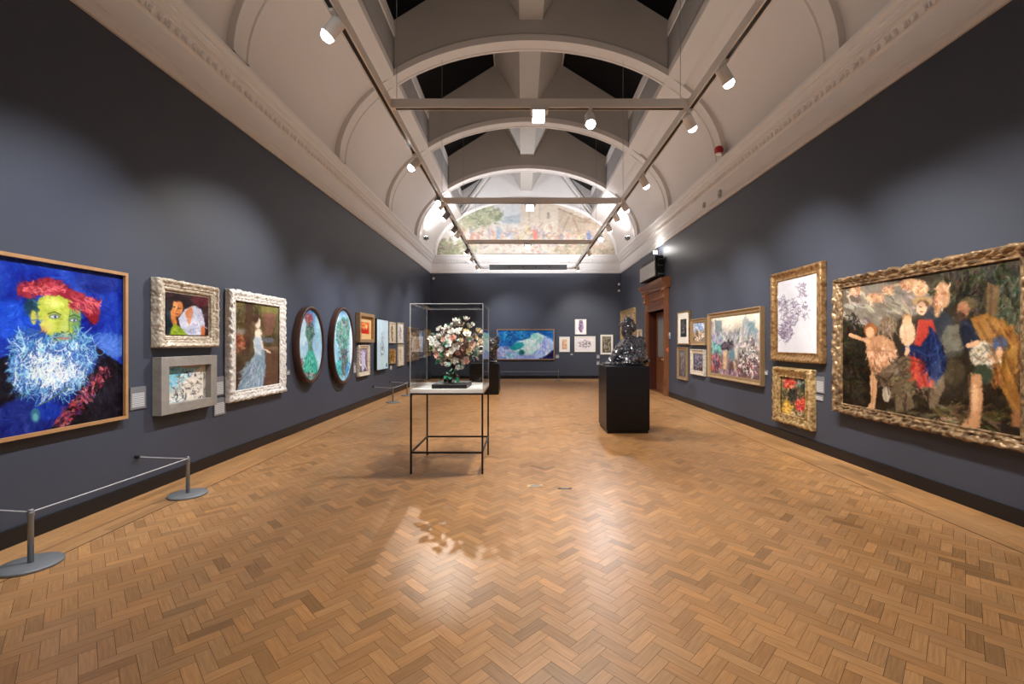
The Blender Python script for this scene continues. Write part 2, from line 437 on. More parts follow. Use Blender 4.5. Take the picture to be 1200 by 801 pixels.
# slanting timber struts inside the end bay
bm = bmesh.new()
for s in (1, -1):
    p0 = Vector((CX+s*2.85, YB-.35, 7.25)); p1 = Vector((CX+s*1.55, YB-.35, 9.0)); d = (p1-p0).normalized()
    Mx = Matrix.Translation((p0+p1)/2) @ Vector((0,0,1)).rotation_difference(d).to_matrix().to_4x4()
    box(bm, -.09, .09, -.05, .05, -(p1-p0).length/2, (p1-p0).length/2, M=Mx)
    Mx = Matrix.Translation((p0+p1)/2+Vector((s*.10,-.06,0))) @ Vector((0,0,1)).rotation_difference(d).to_matrix().to_4x4()
    box(bm, -.012, .012, -.01, .01, -(p1-p0).length/2, (p1-p0).length/2, M=Mx, mi=1)
struct(obj('trim_%d' % n_trim, bm, [M_plaster2, M_dark])); n_trim += 1

# ================================================================== PAINTED SURFACES
class Pic:
    """soft-edged colour fields and brush strokes on a small raster, later carried by the canvas mesh"""
    def __init__(s, w, h, top, bot=None, amp=6, seed=1):
        s.w, s.h = w, h; s.r = np.random.RandomState(seed)
        bot = top if bot is None else bot
        t = np.linspace(0, 1, h)[:, None, None]
        s.a = np.asarray(top, float)[None,None,:]*(1-t)+np.asarray(bot, float)[None,None,:]*t
        s.a = np.repeat(s.a, w, 1); s.noise(amp, 8); s.noise(amp*.6, 24)
        s.map = lambda x, y: (x, y)
    def noise(s, amp, n):
        g = s.r.randn(n+1, n+1)
        yi = np.linspace(0, n-1e-3, s.h); xi = np.linspace(0, n-1e-3, s.w)
        y0 = yi.astype(int); x0 = xi.astype(int); fy = (yi-y0)[:,None]; fx = (xi-x0)[None,:]
        v = g[y0][:,x0]*(1-fy)*(1-fx)+g[y0+1][:,x0]*fy*(1-fx)+g[y0][:,x0+1]*(1-fy)*fx+g[y0+1][:,x0+1]*fy*fx
        s.a += (v*amp)[:,:,None]
    def poly(s, pts, col, soft=1, alpha=1.0, raw=False):
        P = pts if raw else [s.map(*p) for p in pts]
        xs = np.array([p[0] for p in P])*s.w; ys = np.array([p[1] for p in P])*s.h
        pad = 3+soft*2
        x0 = max(0, int(xs.min()-pad)); x1 = min(s.w, int(xs.max()+pad)+1); y0 = max(0, int(ys.min()-pad)); y1 = min(s.h, int(ys.max()+pad)+1)
        if x1 <= x0 or y1 <= y0: return
        gx, gy = np.meshgrid(np.arange(x0, x1)+.5, np.arange(y0, y1)+.5)
        m = np.zeros(gx.shape, bool); n = len(xs)
        for i in range(n):
            ax, ay, bx, by = xs[i], ys[i], xs[(i+1)%n], ys[(i+1)%n]
            if ay == by: continue
            c = ((ay > gy) != (by > gy)) & (gx < (bx-ax)*(gy-ay)/(by-ay)+ax); m ^= c
        m = m.astype(float)
        for _ in range(int(soft)):
            p = np.pad(m, 1, mode='edge'); m = (p[:-2,1:-1]+p[2:,1:-1]+p[1:-1,:-2]+p[1:-1,2:]+2*m)/6
        m = (m*alpha)[:,:,None]
        s.a[y0:y1,x0:x1] = s.a[y0:y1,x0:x1]*(1-m)+np.asarray(col, float)*m
    def ell(s, cx, cy, rx, ry, col, soft=1, alpha=1.0, rot=0):
        c, k = math.cos(rot), math.sin(rot)
        s.poly([(cx+rx*math.cos(t)*c-ry*math.sin(t)*k, cy+rx*math.cos(t)*k+ry*math.sin(t)*c) for t in [2*PI*i/22 for i in range(22)]], col, soft, alpha)
    def line(s, pts, width, col, alpha=1.0):
        P = [s.map(*p) for p in pts]
        for (ax, ay), (bx, by) in zip(P, P[1:]):
            s._seg(ax*s.w, ay*s.h, bx*s.w, by*s.h, width, col, alpha)
    def _seg(s, ax, ay, bx, by, wd, col, alpha):
        x0 = max(0, int(min(ax,bx)-wd-2)); x1 = min(s.w, int(max(ax,bx)+wd+3)); y0 = max(0, int(min(ay,by)-wd-2)); y1 = min(s.h, int(max(ay,by)+wd+3))
        if x1 <= x0 or y1 <= y0: return
        gx, gy = np.meshgrid(np.arange(x0, x1)+.5, np.arange(y0, y1)+.5)
        dx, dy = bx-ax, by-ay; L = dx*dx+dy*dy+1e-6
        t = np.clip(((gx-ax)*dx+(gy-ay)*dy)/L, 0, 1)
        d = np.hypot(gx-ax-t*dx, gy-ay-t*dy)
        m = (np.clip(wd/2+.5-d, 0, 1)*alpha)[:,:,None]
        s.a[y0:y1,x0:x1] = s.a[y0:y1,x0:x1]*(1-m)+np.asarray(col, float)*m
    def dabs(s, n, cx, cy, rx, ry, cols, length=12, width=1.6, ang=None, curl=.6, alpha=.85):
        """curly brush strokes inside an ellipse (photo-crop coordinates)"""
        for _ in range(n):
            t = s.r.rand()*2*PI; q = math.sqrt(s.r.rand())
            x, y = cx+rx*q*math.cos(t), cy+ry*q*math.sin(t)
            a = s.r.rand()*2*PI if ang is None else ang+s.r.randn()*.35
            col = cols[s.r.randint(len(cols))]; k = s.r.randn()*curl
            pts = [(x, y)]
            for _i in range(4):
                x += math.cos(a)*length/4; y += math.sin(a)*length/4; a += k; pts.append((x, y))
            s.line(pts, width*(.6+.8*s.r.rand()), np.asarray(col, float)+s.r.randn(3)*6, alpha)
    def painterly(s, n=2500, length=10, width=3, jit=7, flow=3, alpha=.8):
        """re-lays the picture in short strokes of its own colours along a wandering direction"""
        g = s.r.rand(flow+2, flow+2)*2*PI
        for _ in range(n):
            x = s.r.rand()*s.w; y = s.r.rand()*s.h
            u = x/s.w*flow; v = y/s.h*flow; i, j = int(u), int(v); fu, fv = u-i, v-j
            a = g[j,i]*(1-fu)*(1-fv)+g[j,i+1]*fu*(1-fv)+g[j+1,i]*(1-fu)*fv+g[j+1,i+1]*fu*fv+s.r.randn()*.35
            c = s.a[min(s.h-1, int(y)), min(s.w-1, int(x))].copy()+s.r.randn()*jit+s.r.randn(3)*jit*.35
            L = length*(.5+s.r.rand()); dx, dy = math.cos(a)*L/2, math.sin(a)*L/2
            bend = s.r.randn()*L*.15
            s._seg(x-dx, y-dy, x-bend*.3, y+bend, width*(.5+s.r.rand()), c, alpha); s._seg(x-bend*.3, y+bend, x+dx, y+dy, width*(.4+s.r.rand()), c, alpha)
        s.noise(4, 14); s.noise(3, 40)
    def shade(s, n=40, amp=14, size=.1):
        for _ in range(n):
            cx, cy = s.r.rand()*s.w, s.r.rand()*s.h; rr = size*s.w*(.5+s.r.rand())
            gx, gy = np.meshgrid(np.arange(s.w), np.arange(s.h)); m = np.exp(-(((gx-cx)/rr)**2+((gy-cy)/(rr*.8))**2))
            s.a += (m*s.r.randn()*amp)[:,:,None]
    def wash(s, col, f): s.a = s.a*(1-f)+np.asarray(col, float)*f
    def arr(s): return lin(np.clip(s.a, 0, 255))

def pmap(wall, X, Y0, Y1, zt, zb, ox, oy, sc):
    """crop coordinates -> canvas (u,v) by intersecting the view ray with the picture's plane"""
    def f(cx, cy):
        px = ox+cx/sc; py = oy+cy/sc
        if wall == 'L': D = F*abs(X)/(VPX-px); u = (D-Y0)/(Y1-Y0)
        elif wall == 'R': D = F*X/(px-VPX); u = (Y1-D)/(Y1-Y0)
        else: D = X; u = ((px-VPX)*D/F-Y0)/(Y1-Y0)
        z = EYE+(VPY-py)*D/F
        return u, (zt-z)/(zt-zb)
    return f

def canvas_mesh(name, W, H, pic, m, parent, y=0, shape='rect', x0=0, z0=0, warp=None):
    A = pic.arr(); nx, ny = pic.w, pic.h
    u = (np.arange(nx)/(nx-1)); v = (np.arange(ny)/(ny-1))
    U, V = np.meshgrid(u, v)
    ci = (V*(ny-1)).round().astype(int)
    if shape == 'oval':
        h = np.sqrt(np.clip(1-(2*V-1)**2, 0, 1)); UU = .5+(U-.5)*h
    elif shape == 'lunette':
        h = np.sqrt(np.clip(1-(1-V)**2, 0, 1)); UU = .5+(U-.5)*h
    else: UU = U
    cj = np.clip((UU*(nx-1)).round().astype(int), 0, nx-1)
    C = A[ci, cj]
    X = x0+(UU-.5)*W; Z = z0+(.5-V)*H
    co = np.stack([X, np.full_like(X, y), Z], -1).reshape(-1, 3)
    idx = np.arange(nx*ny).reshape(ny, nx)
    fc = np.stack([idx[:-1,:-1], idx[1:,:-1], idx[1:,1:], idx[:-1,1:]], -1).reshape(-1, 4)
    me = bpy.data.meshes.new(name); me.from_pydata(co.tolist(), [], fc.tolist())
    at = me.attributes.new('paint', 'FLOAT_COLOR', 'POINT')
    at.data.foreach_set('color', np.concatenate([C.reshape(-1,3), np.ones((nx*ny,1))], 1).astype(np.float32).ravel())
    me.materials.append(m)
    o = bpy.data.objects.new(name, me); COL.objects.link(o)
    if parent is not None: o.parent = parent
    return o

# frame profiles: (fraction of border outward, fraction of depth); carve = amplitude
PROF = {
 'plain': [(0,.35),(0,.95),(.1,1),(.9,1),(1,.95),(1,0)],
 'thin': [(0,.55),(0,1),(1,1),(1,0)],
 'ornate': [(0,.45),(0,.6),(.10,.66),(.16,.60),(.24,.60),(.32,.78),(.42,.72),(.52,.76),(.64,.92),(.76,1.0),(.88,.95),(.97,.8),(1,.55),(1,0)],
 'reverse': [(0,.3),(0,.5),(.08,.55),(.12,.45),(.35,.5),(.5,.62),(.62,.82),(.72,.95),(.85,1),(.95,.92),(1,.7),(1,0)],
 'box': [(0,.1),(0,.97),(.03,1),(.97,1),(1,.97),(1,0)],
 'scoop': [(0,.4),(0,.5),(.12,.52),(.15,.6),(.25,.6),(.45,.62),(.65,.75),(.8,.95),(.9,1),(1,.92),(1,0)],
}
def frame_mesh(name, W, H, b, dep, prof, m, parent, carve=0, clen=.05, oval=False, seg=None, edge_carve=0, seed=0):
    P = PROF[prof]; w, h = W/2-b, H/2-b
    bm = bmesh.new(); step = seg or (.012 if carve else .25)
    path = []
    if oval:
        N = 96
        for i in range(N):
            t = 2*PI*i/N; path.append((w*math.cos(t), h*math.sin(t), (w+b)*math.cos(t), (h+b)*math.sin(t), t*.5*(W+H)/2, 1))
    else:
        cs = [(-1,-1),(1,-1),(1,1),(-1,1)]; dist = 0
        for k in range(4):
            (ax, ay), (bx, by) = cs[k], cs[(k+1)%4]
            L = (2*w if k % 2 == 0 else 2*h); n = max(1, int(L/step))
            for i in range(n):
                t = i/n; sx, sy = ax+(bx-ax)*t, ay+(by-ay)*t
                # keep mitres: outer point slides along the larger rectangle
                path.append((w*sx, h*sy, (w+b)*sx, (h+b)*sy, dist+L*t, 1 if 0 < i < n else 0))
            dist += L
    rows = []
    for (ix, iz, ox_, oz_, s_, free) in path:
        row = []
        for j, (f, d) in enumerate(P):
            cx_, cz_ = ix+(ox_-ix)*f, iz+(oz_-iz)*f; dd = d*dep
            if carve and f > .2 and d > .4:
                a = s_/clen
                wv = math.sin(2*PI*a+j*1.3)*.5+.5*math.sin(2*PI*a*.5+j*2.1)+noise.noise(Vector((s_*18+seed, j*1.7, seed)))*1.2
                dd += carve*wv
                if f > .8 and edge_carve:
                    e = edge_carve*(.5*math.sin(2*PI*a*.7)+noise.noise(Vector((s_*14, seed, 3)))*1.3)
                    ln = math.hypot(ox_-ix, oz_-iz); cx_ += (ox_-ix)/ln*e; cz_ += (oz_-iz)/ln*e
            row.append(bm.verts.new((cx_, -dd, cz_)))
        rows.append(row)
    n = len(rows)
    for i in range(n):
        a, c = rows[i], rows[(i+1)%n]
        for j in range(len(P)-1): bm.faces.new((a[j], a[j+1], c[j+1], c[j]))
    # back
    return obj(name, bm, m, parent, smooth=bool(carve) or oval)

ROT = {'L': PI/2, 'R': -PI/2, 'B': 0}
def wall_loc(wall, c, z):
    g = .006
    return {'L': (XL+g, c, z), 'R': (XR-g, c, z), 'B': (c, YB-g, z)}[wall]
def picture(name, wall, a, b_, zt, zb, bw, dep, prof, fm, pic, label, cat='painting', cm=None, carve=0, clen=.05, ecarve=0,
            mount=None, mount_m=None, oval=False, group=None, recess=.35, liner=None):
    W, H = b_-a, zt-zb
    t = empty(name, wall_loc(wall, (a+b_)/2, (zt+zb)/2), ROT[wall]); tag(t, label, cat, group)
    frame_mesh('frame', W, H, bw, dep, prof, fm, t, carve, clen, oval, edge_carve=ecarve, seed=a)
    iw, ih = W-2*bw, H-2*bw
    if liner:
        lw, lm = liner; frame_mesh('liner', iw, ih, lw, dep*recess*1.3, 'scoop', lm, t); iw -= 2*lw; ih -= 2*lw
    if mount:
        frame_mesh('mount', iw, ih, mount, dep*recess+.006, 'thin', mount_m or M_mat, t); iw -= 2*mount; ih -= 2*mount
    canvas_mesh('canvas', iw+.004, ih+.004, pic, cm or M_paint, t, -dep*recess, 'oval' if oval else 'rect')
    bm = bmesh.new()
    if oval: 
        vs = [bm.verts.new((W/2*.97*math.cos(2*PI*i/48), -.012, H/2*.97*math.sin(2*PI*i/48))) for i in range(48)]; bm.faces.new(vs)
    else: box(bm, -W/2+.01, W/2-.01, -.012, 0, -H/2+.01, H/2-.01)
    obj('backing_board', bm, M_blackf, t)
    return t

def inner(wall, X, a, b_, zt, zb, bw, ox, oy, sc, pic):
    pic.map = pmap(wall, X, a+bw, b_-bw, zt-bw, zb+bw, ox, oy, sc); return pic

# ---- left wall: large portrait
p = inner('L', -3.97, 3.20, 4.46, 2.295, .837, .03, 0, 300, 4.005, Pic(260, 300, (18,52,160), (12,44,165), 9, 1))
p.ell(520, 420, 90, 60, (95,140,225), 14, .7); p.ell(60, 300, 120, 90, (20,80,215), 14, .7); p.ell(480, 120, 120, 60, (10,30,110), 14, .6)
p.poly([(-150,560),(-60,520),(20,480),(80,455),(430,395),(520,470),(600,520),(600,820),(-150,900)], (14,12,26), 2)
p.poly([(150,640),(390,600),(340,700),(260,800),(60,870),(-60,860),(20,700)], (14,34,120), 4)
p.ell(240, 720, 70, 50, (20,60,180), 6, .7)
for cx_, cy_ in ((495,540),(460,585),(430,625),(400,660),(370,700),(335,740),(300,780)):
    p.dabs(42, cx_, cy_, 34, 30, [(190,70,80),(150,40,60),(110,60,110),(60,30,50),(210,110,110)], 16, 1.8)
p.poly([(68,400),(100,350),(160,335),(210,370),(330,385),(420,350),(455,410),(470,470),(440,540),(385,600),(300,625),(200,655),(140,650),(80,600),(45,520)], (38,84,165), 3)
p.dabs(260, 250, 500, 190, 130, [(30,60,140),(70,120,190),(110,170,210),(20,40,100)], 34, 2.6, 1.6)
p.dabs(430, 250, 500, 185, 130, [(235,245,248),(150,205,230),(200,225,240),(90,150,200)], 34, 1.6, 1.7, .8)
p.dabs(170, 250, 530, 110, 70, [(250,252,250),(215,235,245)], 32, 2.4, 1.6, .7)
p.dabs(60, 110, 600, 60, 60, [(120,180,210),(70,130,150)], 26, 1.3)
p.ell(160, 240, 34, 44, (20,60,85), 3)
p.ell(172, 288, 15, 34, (190,190,80), 2)
p.poly([(195,200),(230,184),(290,182),(345,205),(386,245),(392,300),(380,350),(340,392),(270,392),(215,345),(192,290),(188,240)], (182,196,72), 2)
p.ell(262, 222, 44, 28, (226,232,120), 5, .9); p.ell(365, 300, 24, 62, (92,150,110), 6, .7); p.ell(228, 320, 26, 40, (206,200,92), 5, .8); p.ell(225,345,16,16,(215,130,90),4,.5)
p.poly([(312,262),(326,300),(336,345),(300,354),(296,330),(306,300)], (208,220,130), 1)
p.poly([(92,150),(108,128),(170,120),(235,101),(290,115),(330,148),(400,178),(450,212),(482,250),(476,300),(452,324),(425,300),(395,250),(340,206),(280,186),(200,184),(145,200),(100,186)], (150,38,54), 1)
p.shade(50, 9, .07); p.painterly(7000, 6.5, 2.2, 9, 5, .7)
p.dabs(130, 210, 150, 110, 24, [(206,84,92),(170,50,66),(112,26,46),(226,112,118)], 30, 2, .2, .3, .7)
p.dabs(130, 400, 225, 70, 34, [(200,78,88),(150,40,58),(104,24,44),(220,104,112)], 30, 2, .65, .3, .7)
for cx_, cy_, rx_, ry_ in ((120,400,50,40),(110,480,60,70),(400,400,60,40),(430,470,40,60),(140,600,70,50),(360,590,60,40),(250,640,90,20)):
    p.dabs(60, cx_, cy_, rx_, ry_, [(200,230,245),(110,180,220),(40,90,180),(160,215,235),(30,60,150)], 46, 1.3, None, .5, .75)
p.dabs(320, 250, 500, 180, 125, [(238,246,250),(160,215,240),(90,150,215),(60,110,190),(20,50,130)], 56, 1.5, 1.7, .5, .75)
p.dabs(120, 265, 520, 110, 70, [(252,253,250),(225,240,246)], 46, 1.6, 1.8, .5, .7)
p.painterly(1500, 5, 1.6, 5, 5, .35)
p.poly([(300,262),(345,258),(350,350),(296,352)], (170,190,80), 5, .35); p.line([(342,250),(336,300),(338,345)], 3, (90,130,70), .6); p.ell(250,330,30,24,(210,214,110),6,.6); p.ell(290,380,30,8,(60,90,90),3,.7)
p.ell(268, 284, 27, 11, (96,110,80), 2); p.ell(268, 285, 19, 7, (196,205,214), 1); p.ell(272, 285, 6, 7, (50,70,90), 1)
p.ell(357, 300, 22, 10, (80,100,80), 2); p.ell(357, 301, 15, 6, (190,200,212), 1); p.ell(360, 301, 5, 6, (50,70,90), 1)
p.line([(238,272),(268,262),(298,276)], 2.2, (84,96,50)); p.line([(338,284),(362,276),(382,288)], 2.2, (70,90,60))
p.line([(300,354),(318,360),(336,352)], 1.8, (70,80,60))
p.dabs(70, 310, 378, 62, 14, [(50,90,110),(100,150,160),(150,190,190)], 22, 1.5, .2)
p.line([(288,383),(315,387),(338,384)], 2.2, (190,110,110))
p.ell(180, 745, 22, 34, (50,110,140), 2); p.ell(180, 752, 12, 18, (120,190,200), 2, .7); p.line([(330,615),(250,670),(190,700)], 2, (90,120,90))
picture('framed_painting', 'L', 3.20, 4.46, 2.295, .837, .03, .06, 'thin', M_oak, p, 'large blue portrait of a bearded man in a red beret, thin oak frame')

# ---- left wall: woman in gilt-cream frame
p = inner('L', -3.96, 4.80, 5.76, 2.31, 1.54, .15, 150, 300, 4.005, Pic(110, 90, (52,30,34), (40,22,26), 10, 2))
p.ell(180, 300, 40, 90, (30,52,60), 5, .8); p.ell(345, 200, 40, 40, (95,30,40), 4, .7)
p.poly([(205,225),(215,205),(240,195),(262,215),(268,240),(310,228),(300,215),(262,190),(225,180),(200,195),(192,240)], (26,14,18), 2)
p.ell(231, 246, 29, 40, (196,122,66), 2, 1, .2); p.ell(222, 235, 12, 16, (222,160,96), 3, .8)
p.line([(215,240),(225,238)], 1.4, (60,30,20)); p.line([(238,244),(250,246)], 1.4, (60,30,20)); p.line([(226,270),(238,272)], 1.6, (150,50,40))
p.ell(200,225,14,32,(28,15,20),2); p.ell(240,200,32,14,(28,15,20),2)
p.poly([(238,292),(270,250),(310,232),(345,250),(362,320),(355,384),(285,384),(250,335)], (196,200,222), 2)
p.poly([(268,262),(300,235),(308,262),(288,330)], (206,128,80), 2); p.dabs(40, 310, 320, 45, 50, [(225,228,242),(160,160,195)], 24, 1.4)
p.poly([(205,262),(225,280),(235,310),(220,330),(205,300)], (204,128,66), 2); p.ell(352,350,10,28,(196,110,64),2)
p.poly([(196,382),(205,335),(222,315),(245,330),(280,365),(284,384)], (138,164,44), 2); p.dabs(20, 235, 355, 30, 22, [(90,120,30),(170,190,70)], 20, 1.3)
p.shade(30, 8, .12); p.painterly(1500, 3.4, 1.5, 8, 3, .6); p.line([(215,240),(226,238)], 1.6, (60,30,20)); p.line([(238,244),(250,246)], 1.6, (60,30,20)); p.line([(232,248),(228,262)],1.4,(140,80,40)); p.line([(226,270),(238,272)], 1.8, (140,50,40))
picture('framed_painting', 'L', 4.80, 5.76, 2.31, 1.54, .11, .10, 'ornate', M_cream, p, 'small painting of a dark-haired woman in white leaning on her hand, carved cream frame', carve=.008, clen=.045, ecarve=.007, liner=(.04, M_cream), recess=.5)

# ---- left wall: sea picture in grey wood box frame
p = inner('L', -3.99, 4.82, 5.70, 1.437, .80, .14, 150, 300, 4.005, Pic(100, 74, (120,190,214), (215,210,200), 8, 3))
p.poly([(180,500),(370,500),(370,530),(250,535),(185,550)], (196,168,150), 2)
p.dabs(60, 220, 560, 50, 40, [(90,180,220),(150,210,230),(60,150,200)], 18, 1.8, .3)
p.poly([(255,600),(290,560),(330,530),(372,520),(372,670),(180,700),(180,640),(240,630)], (222,216,204), 2)
p.dabs(200, 300, 620, 85, 80, [(30,28,30),(245,243,238),(120,105,95),(240,236,228)], 13, 1.4)
p.dabs(70, 220, 665, 60, 25, [(40,38,40),(250,248,244),(90,140,160)], 13, 1.3)
p.painterly(500, 6, 2, 8, 3, .5)
picture('framed_painting', 'L', 4.82, 5.70, 1.437, .80, .11, .10, 'box', M_greyw, p, 'small thick-textured seascape in a deep grey wooden frame below the cream-framed woman', recess=.3)

# ---- left wall: lady in blue, white carved frame
p = inner('L', -3.96, 6.0, 7.42, 2.33, .78, .16, 150, 300, 4.005, Pic(120, 150, (96,92,52), (62,44,34), 10, 4))
p.dabs(150, 560, 260, 60, 60, [(60,60,36),(92,84,50),(70,52,40),(120,112,70)], 26, 2.6)
p.poly([(560,215),(595,215),(590,330),(575,470),(545,470),(560,330)], (70,48,38), 3); p.dabs(60, 535, 400, 22, 45, [(150,78,52),(110,60,44),(170,110,80)], 18, 2.2); p.ell(540,355,28,12,(140,150,150),4,.7)
p.ell(672, 250, 40, 38, (136,130,72), 6, .8); p.ell(590,330,40,60,(88,66,44),8,.5)
p.ell(667, 282, 34, 13, (128,92,76), 1); p.poly([(638,290),(697,290),(690,345),(678,375),(656,375),(644,345)], (112,78,64), 2); p.ell(667, 395, 26, 12, (96,100,112), 2)
p.poly([(636,425),(708,425),(708,440),(636,442)], (118,90,70), 1); p.poly([(645,442),(708,440),(708,606),(648,612)], (94,66,50), 2)
p.poly([(600,372),(630,366),(648,440),(652,520),(640,612),(520,634),(545,560),(575,500),(602,460)], (132,158,180), 2)
p.dabs(110, 595, 550, 48, 75, [(168,190,206),(104,130,156),(150,176,196)], 34, 1.8, 1.9, .2)
p.ell(618, 415, 20, 48, (178,196,214), 2); p.ell(617, 316, 13, 24, (236,214,196), 1); p.ell(607, 298, 14, 20, (70,48,42), 2); p.ell(620, 362, 17, 20, (238,214,198), 2)
p.line([(632,400),(640,430),(672,452)], 4, (238,214,198)); p.line([(600,400),(606,440),(630,455)], 4, (206,216,224))
p.shade(30, 7, .12); p.painterly(2600, 4, 1.6, 7, 3, .6); p.dabs(50, 600, 540, 40, 70, [(190,208,222),(110,136,160)], 40, 1.6, 1.75, .15, .6)
picture('framed_painting', 'L', 6.0, 7.42, 2.33, .78, .15, .085, 'ornate', M_whitef, p, 'painting of a standing lady in a pale blue gown, white carved frame', carve=.013, clen=.07, ecarve=.014)

# ---- ovals
p = inner('L', -3.95, 7.75, 8.79, 2.24, .84, .03, 330, 330, 5.34, Pic(110, 150, (96,150,208), (214,238,238), 7, 5))
p.ell(120, 320, 40, 90, (206,232,240), 10, .8); p.ell(225, 300, 25, 120, (170,214,226), 8, .8); p.ell(170,180,60,20,(70,120,190),6,.6)
p.poly([(160,430),(190,430),(214,500),(226,580),(200,620),(140,610),(122,560),(140,490)], (60,176,156), 3)
p.poly([(148,270),(190,260),(200,320),(185,400),(192,440),(160,440),(158,390),(140,330)], (92,142,128), 2)
p.ell(165, 240, 25, 32, (140,92,96), 2); p.dabs(50, 165, 232, 26, 34, [(176,70,84),(110,60,60),(196,140,136)], 14, 2); p.dabs(70, 172, 330, 24, 70, [(180,130,136),(60,110,100),(120,180,160),(50,60,60)], 16, 1.8)
p.dabs(90, 170, 530, 42, 80, [(110,216,190),(30,130,120),(160,230,214)], 22, 2, 1.6, .2); p.dabs(120, 165, 606, 64, 26, [(60,30,36),(150,60,70),(30,80,70),(200,190,190)], 12, 1.8); p.dabs(30,115,520,14,40,[(60,70,60),(130,60,70)],10,1.6)
p.shade(20, 7, .12); p.painterly(1700, 4.5, 1.8, 9, 3, .6)
picture('oval_painting', 'L', 7.75, 8.79, 2.27, .85, .055, .11, 'box', M_brownf, p, 'nearer oval painting, green-gowned figure with red hair on pale sky', oval=True, recess=.75)
p = inner('L', -3.95, 9.18, 10.36, 2.36, .68, .03, 330, 330, 5.34, Pic(110, 150, (150,190,214), (150,206,222), 7, 6))
p.ell(340, 300, 18, 110, (196,222,232), 8, .8); p.ell(435, 400, 14, 150, (226,240,244), 6, .9); p.ell(380,180,50,18,(90,130,180),6,.6)
p.poly([(345,262),(370,240),(412,226),(420,290),(414,380),(404,440),(412,520),(400,590),(372,600),(352,540),(372,470),(352,400),(334,350),(332,300)], (86,150,136), 3)
p.dabs(220, 380, 330, 40, 105, [(150,190,176),(40,130,110),(190,150,156),(90,96,100),(60,160,140)], 18, 2.2); p.dabs(120, 384, 510, 28, 90, [(100,90,96),(150,130,136),(60,80,90)], 18, 2)
p.dabs(70, 350, 540, 18, 50, [(40,150,160),(90,190,190)], 16, 2, 1.4, .2); p.dabs(60, 415, 560, 22, 50, [(40,120,190),(120,190,220)], 16, 2, 1.4, .2)
p.shade(20, 7, .12); p.painterly(1700, 4.5, 1.8, 9, 3, .6)
picture('oval_painting', 'L', 9.18, 10.36, 2.37, .70, .055, .11, 'box', M_brownf, p, 'oval painting of a tilted green head-like form on pale sky, farther of the two ovals', oval=True, recess=.75)

# ---- small left-wall pictures
def small(w, h, bg, bg2, dabs, seed):
    q = Pic(w, h, bg, bg2, 5, seed); q.map = lambda x, y: (x, y)
    for (n, cx_, cy_, rx, ry, cols, ln, wd) in dabs: q.dabs(n, cx_, cy_, rx, ry, cols, ln, wd)
    return q
q = small(46, 60, (196,96,36), (186,44,22), [(40,.5,.35,.3,.25,[(236,196,140),(214,140,70),(160,60,30)],.25,3),(30,.5,.85,.5,.12,[(190,40,20),(150,30,20)],.3,3)], 11)
picture('framed_picture', 'L', 10.72, 11.78, 2.33, 1.60, .08, .11, 'box', M_plaing, q, 'small orange and red picture, wide tan mount, deep gilt box frame', mount=.14, mount_m=M_tan, recess=.3)
q = small(46, 60, (150,130,150), (96,84,104), [(50,.5,.5,.25,.4,[(210,204,220),(110,90,120),(236,232,236),(70,60,90)],.3,3)], 12)
q.poly([(.4,.1),(.6,.1),(.68,.6),(.55,.92),(.38,.9),(.3,.6)], (190,186,212), 3)
picture('framed_painting', 'L', 10.77, 11.55, 1.535, .76, .10, .07, 'scoop', M_cream, q, 'violet-grey upright figure painting in a pale gilt frame below the orange picture', carve=.004, clen=.04)
q = small(70, 120, (190,216,234), (186,214,226), [(30,.5,.38,.14,.12,[(120,130,150),(170,186,204),(110,116,132)],.07,1.0),(46,.48,.58,.2,.14,[(100,110,130),(150,160,180),(60,66,84)],.07,1.0),(14,.85,.93,.06,.01,[(60,80,90)],.05,1.2)], 13)
picture('framed_picture', 'L', 12.05, 13.1, 2.255, .83, .015, .08, 'thin', M_blackf, q, 'tall pale blue picture with grey scribbled figure, thin black frame', recess=.9)
q = small(40, 70, (206,198,180), (190,180,160), [(60,.5,.5,.2,.38,[(120,110,96),(160,150,130),(84,76,66)],.2,2)], 14)
picture('framed_drawing', 'L', 13.3, 13.98, 2.22, 1.58, .05, .05, 'plain', M_cream, q, 'small beige drawing of a standing figure above a little gilt painting', recess=.6)
q = small(36, 56, (150,92,36), (120,60,24), [(60,.5,.5,.35,.42,[(210,150,50),(90,50,24),(190,110,40),(60,90,40)],.2,3)], 15)
picture('framed_painting', 'L', 13.42, 13.95, 1.40, .95, .07, .05, 'scoop', M_goldb, q, 'tiny orange-brown painting in a gilt frame, lowest beside the tall pale blue picture')
q = small(40, 70, (226,224,220), (214,210,206), [(50,.5,.5,.16,.36,[(150,150,160),(190,190,196),(110,110,124)],.2,1.6)], 16)
picture('framed_drawing', 'L', 14.24, 14.95, 2.25, 1.57, .03, .04, 'plain', M_cream, q, 'white sheet with faint grey figure, upper of the pair beside the glass case')
q = small(40, 70, (224,214,202), (216,204,190), [(40,.5,.5,.14,.36,[(170,140,120),(196,180,160)],.2,1.4)], 17)
picture('framed_drawing', 'L', 14.28, 14.98, 1.53, .83, .03, .04, 'plain', M_cream, q, 'cream sheet with pale brown figure, lower of the stacked pair next to the glass case')
q = small(60, 60, (150,110,70), (110,92,76), [(120,.5,.5,.45,.45,[(196,166,130),(84,56,40),(214,196,170),(120,96,80)],.15,3)], 18)
picture('framed_painting', 'L', 15.5, 16.85, 2.14, .92, .13, .12, 'ornate', M_goldd, q, 'brown and cream painting in a heavy dark gilt frame seen through the glass case', carve=.006, clen=.06)
q = small(60, 70, (70,110,176), (120,130,160), [(80,.5,.35,.4,.2,[(190,210,236),(230,236,244),(90,140,200)],.2,4),(60,.5,.85,.45,.12,[(70,70,96),(150,150,170)],.2,3)], 19)
picture('framed_painting', 'L', 17.05, 18.1, 2.06, 1.0, .03, .06, 'thin', M_cream, q, 'blue and white cloudy painting seen through the glass case')
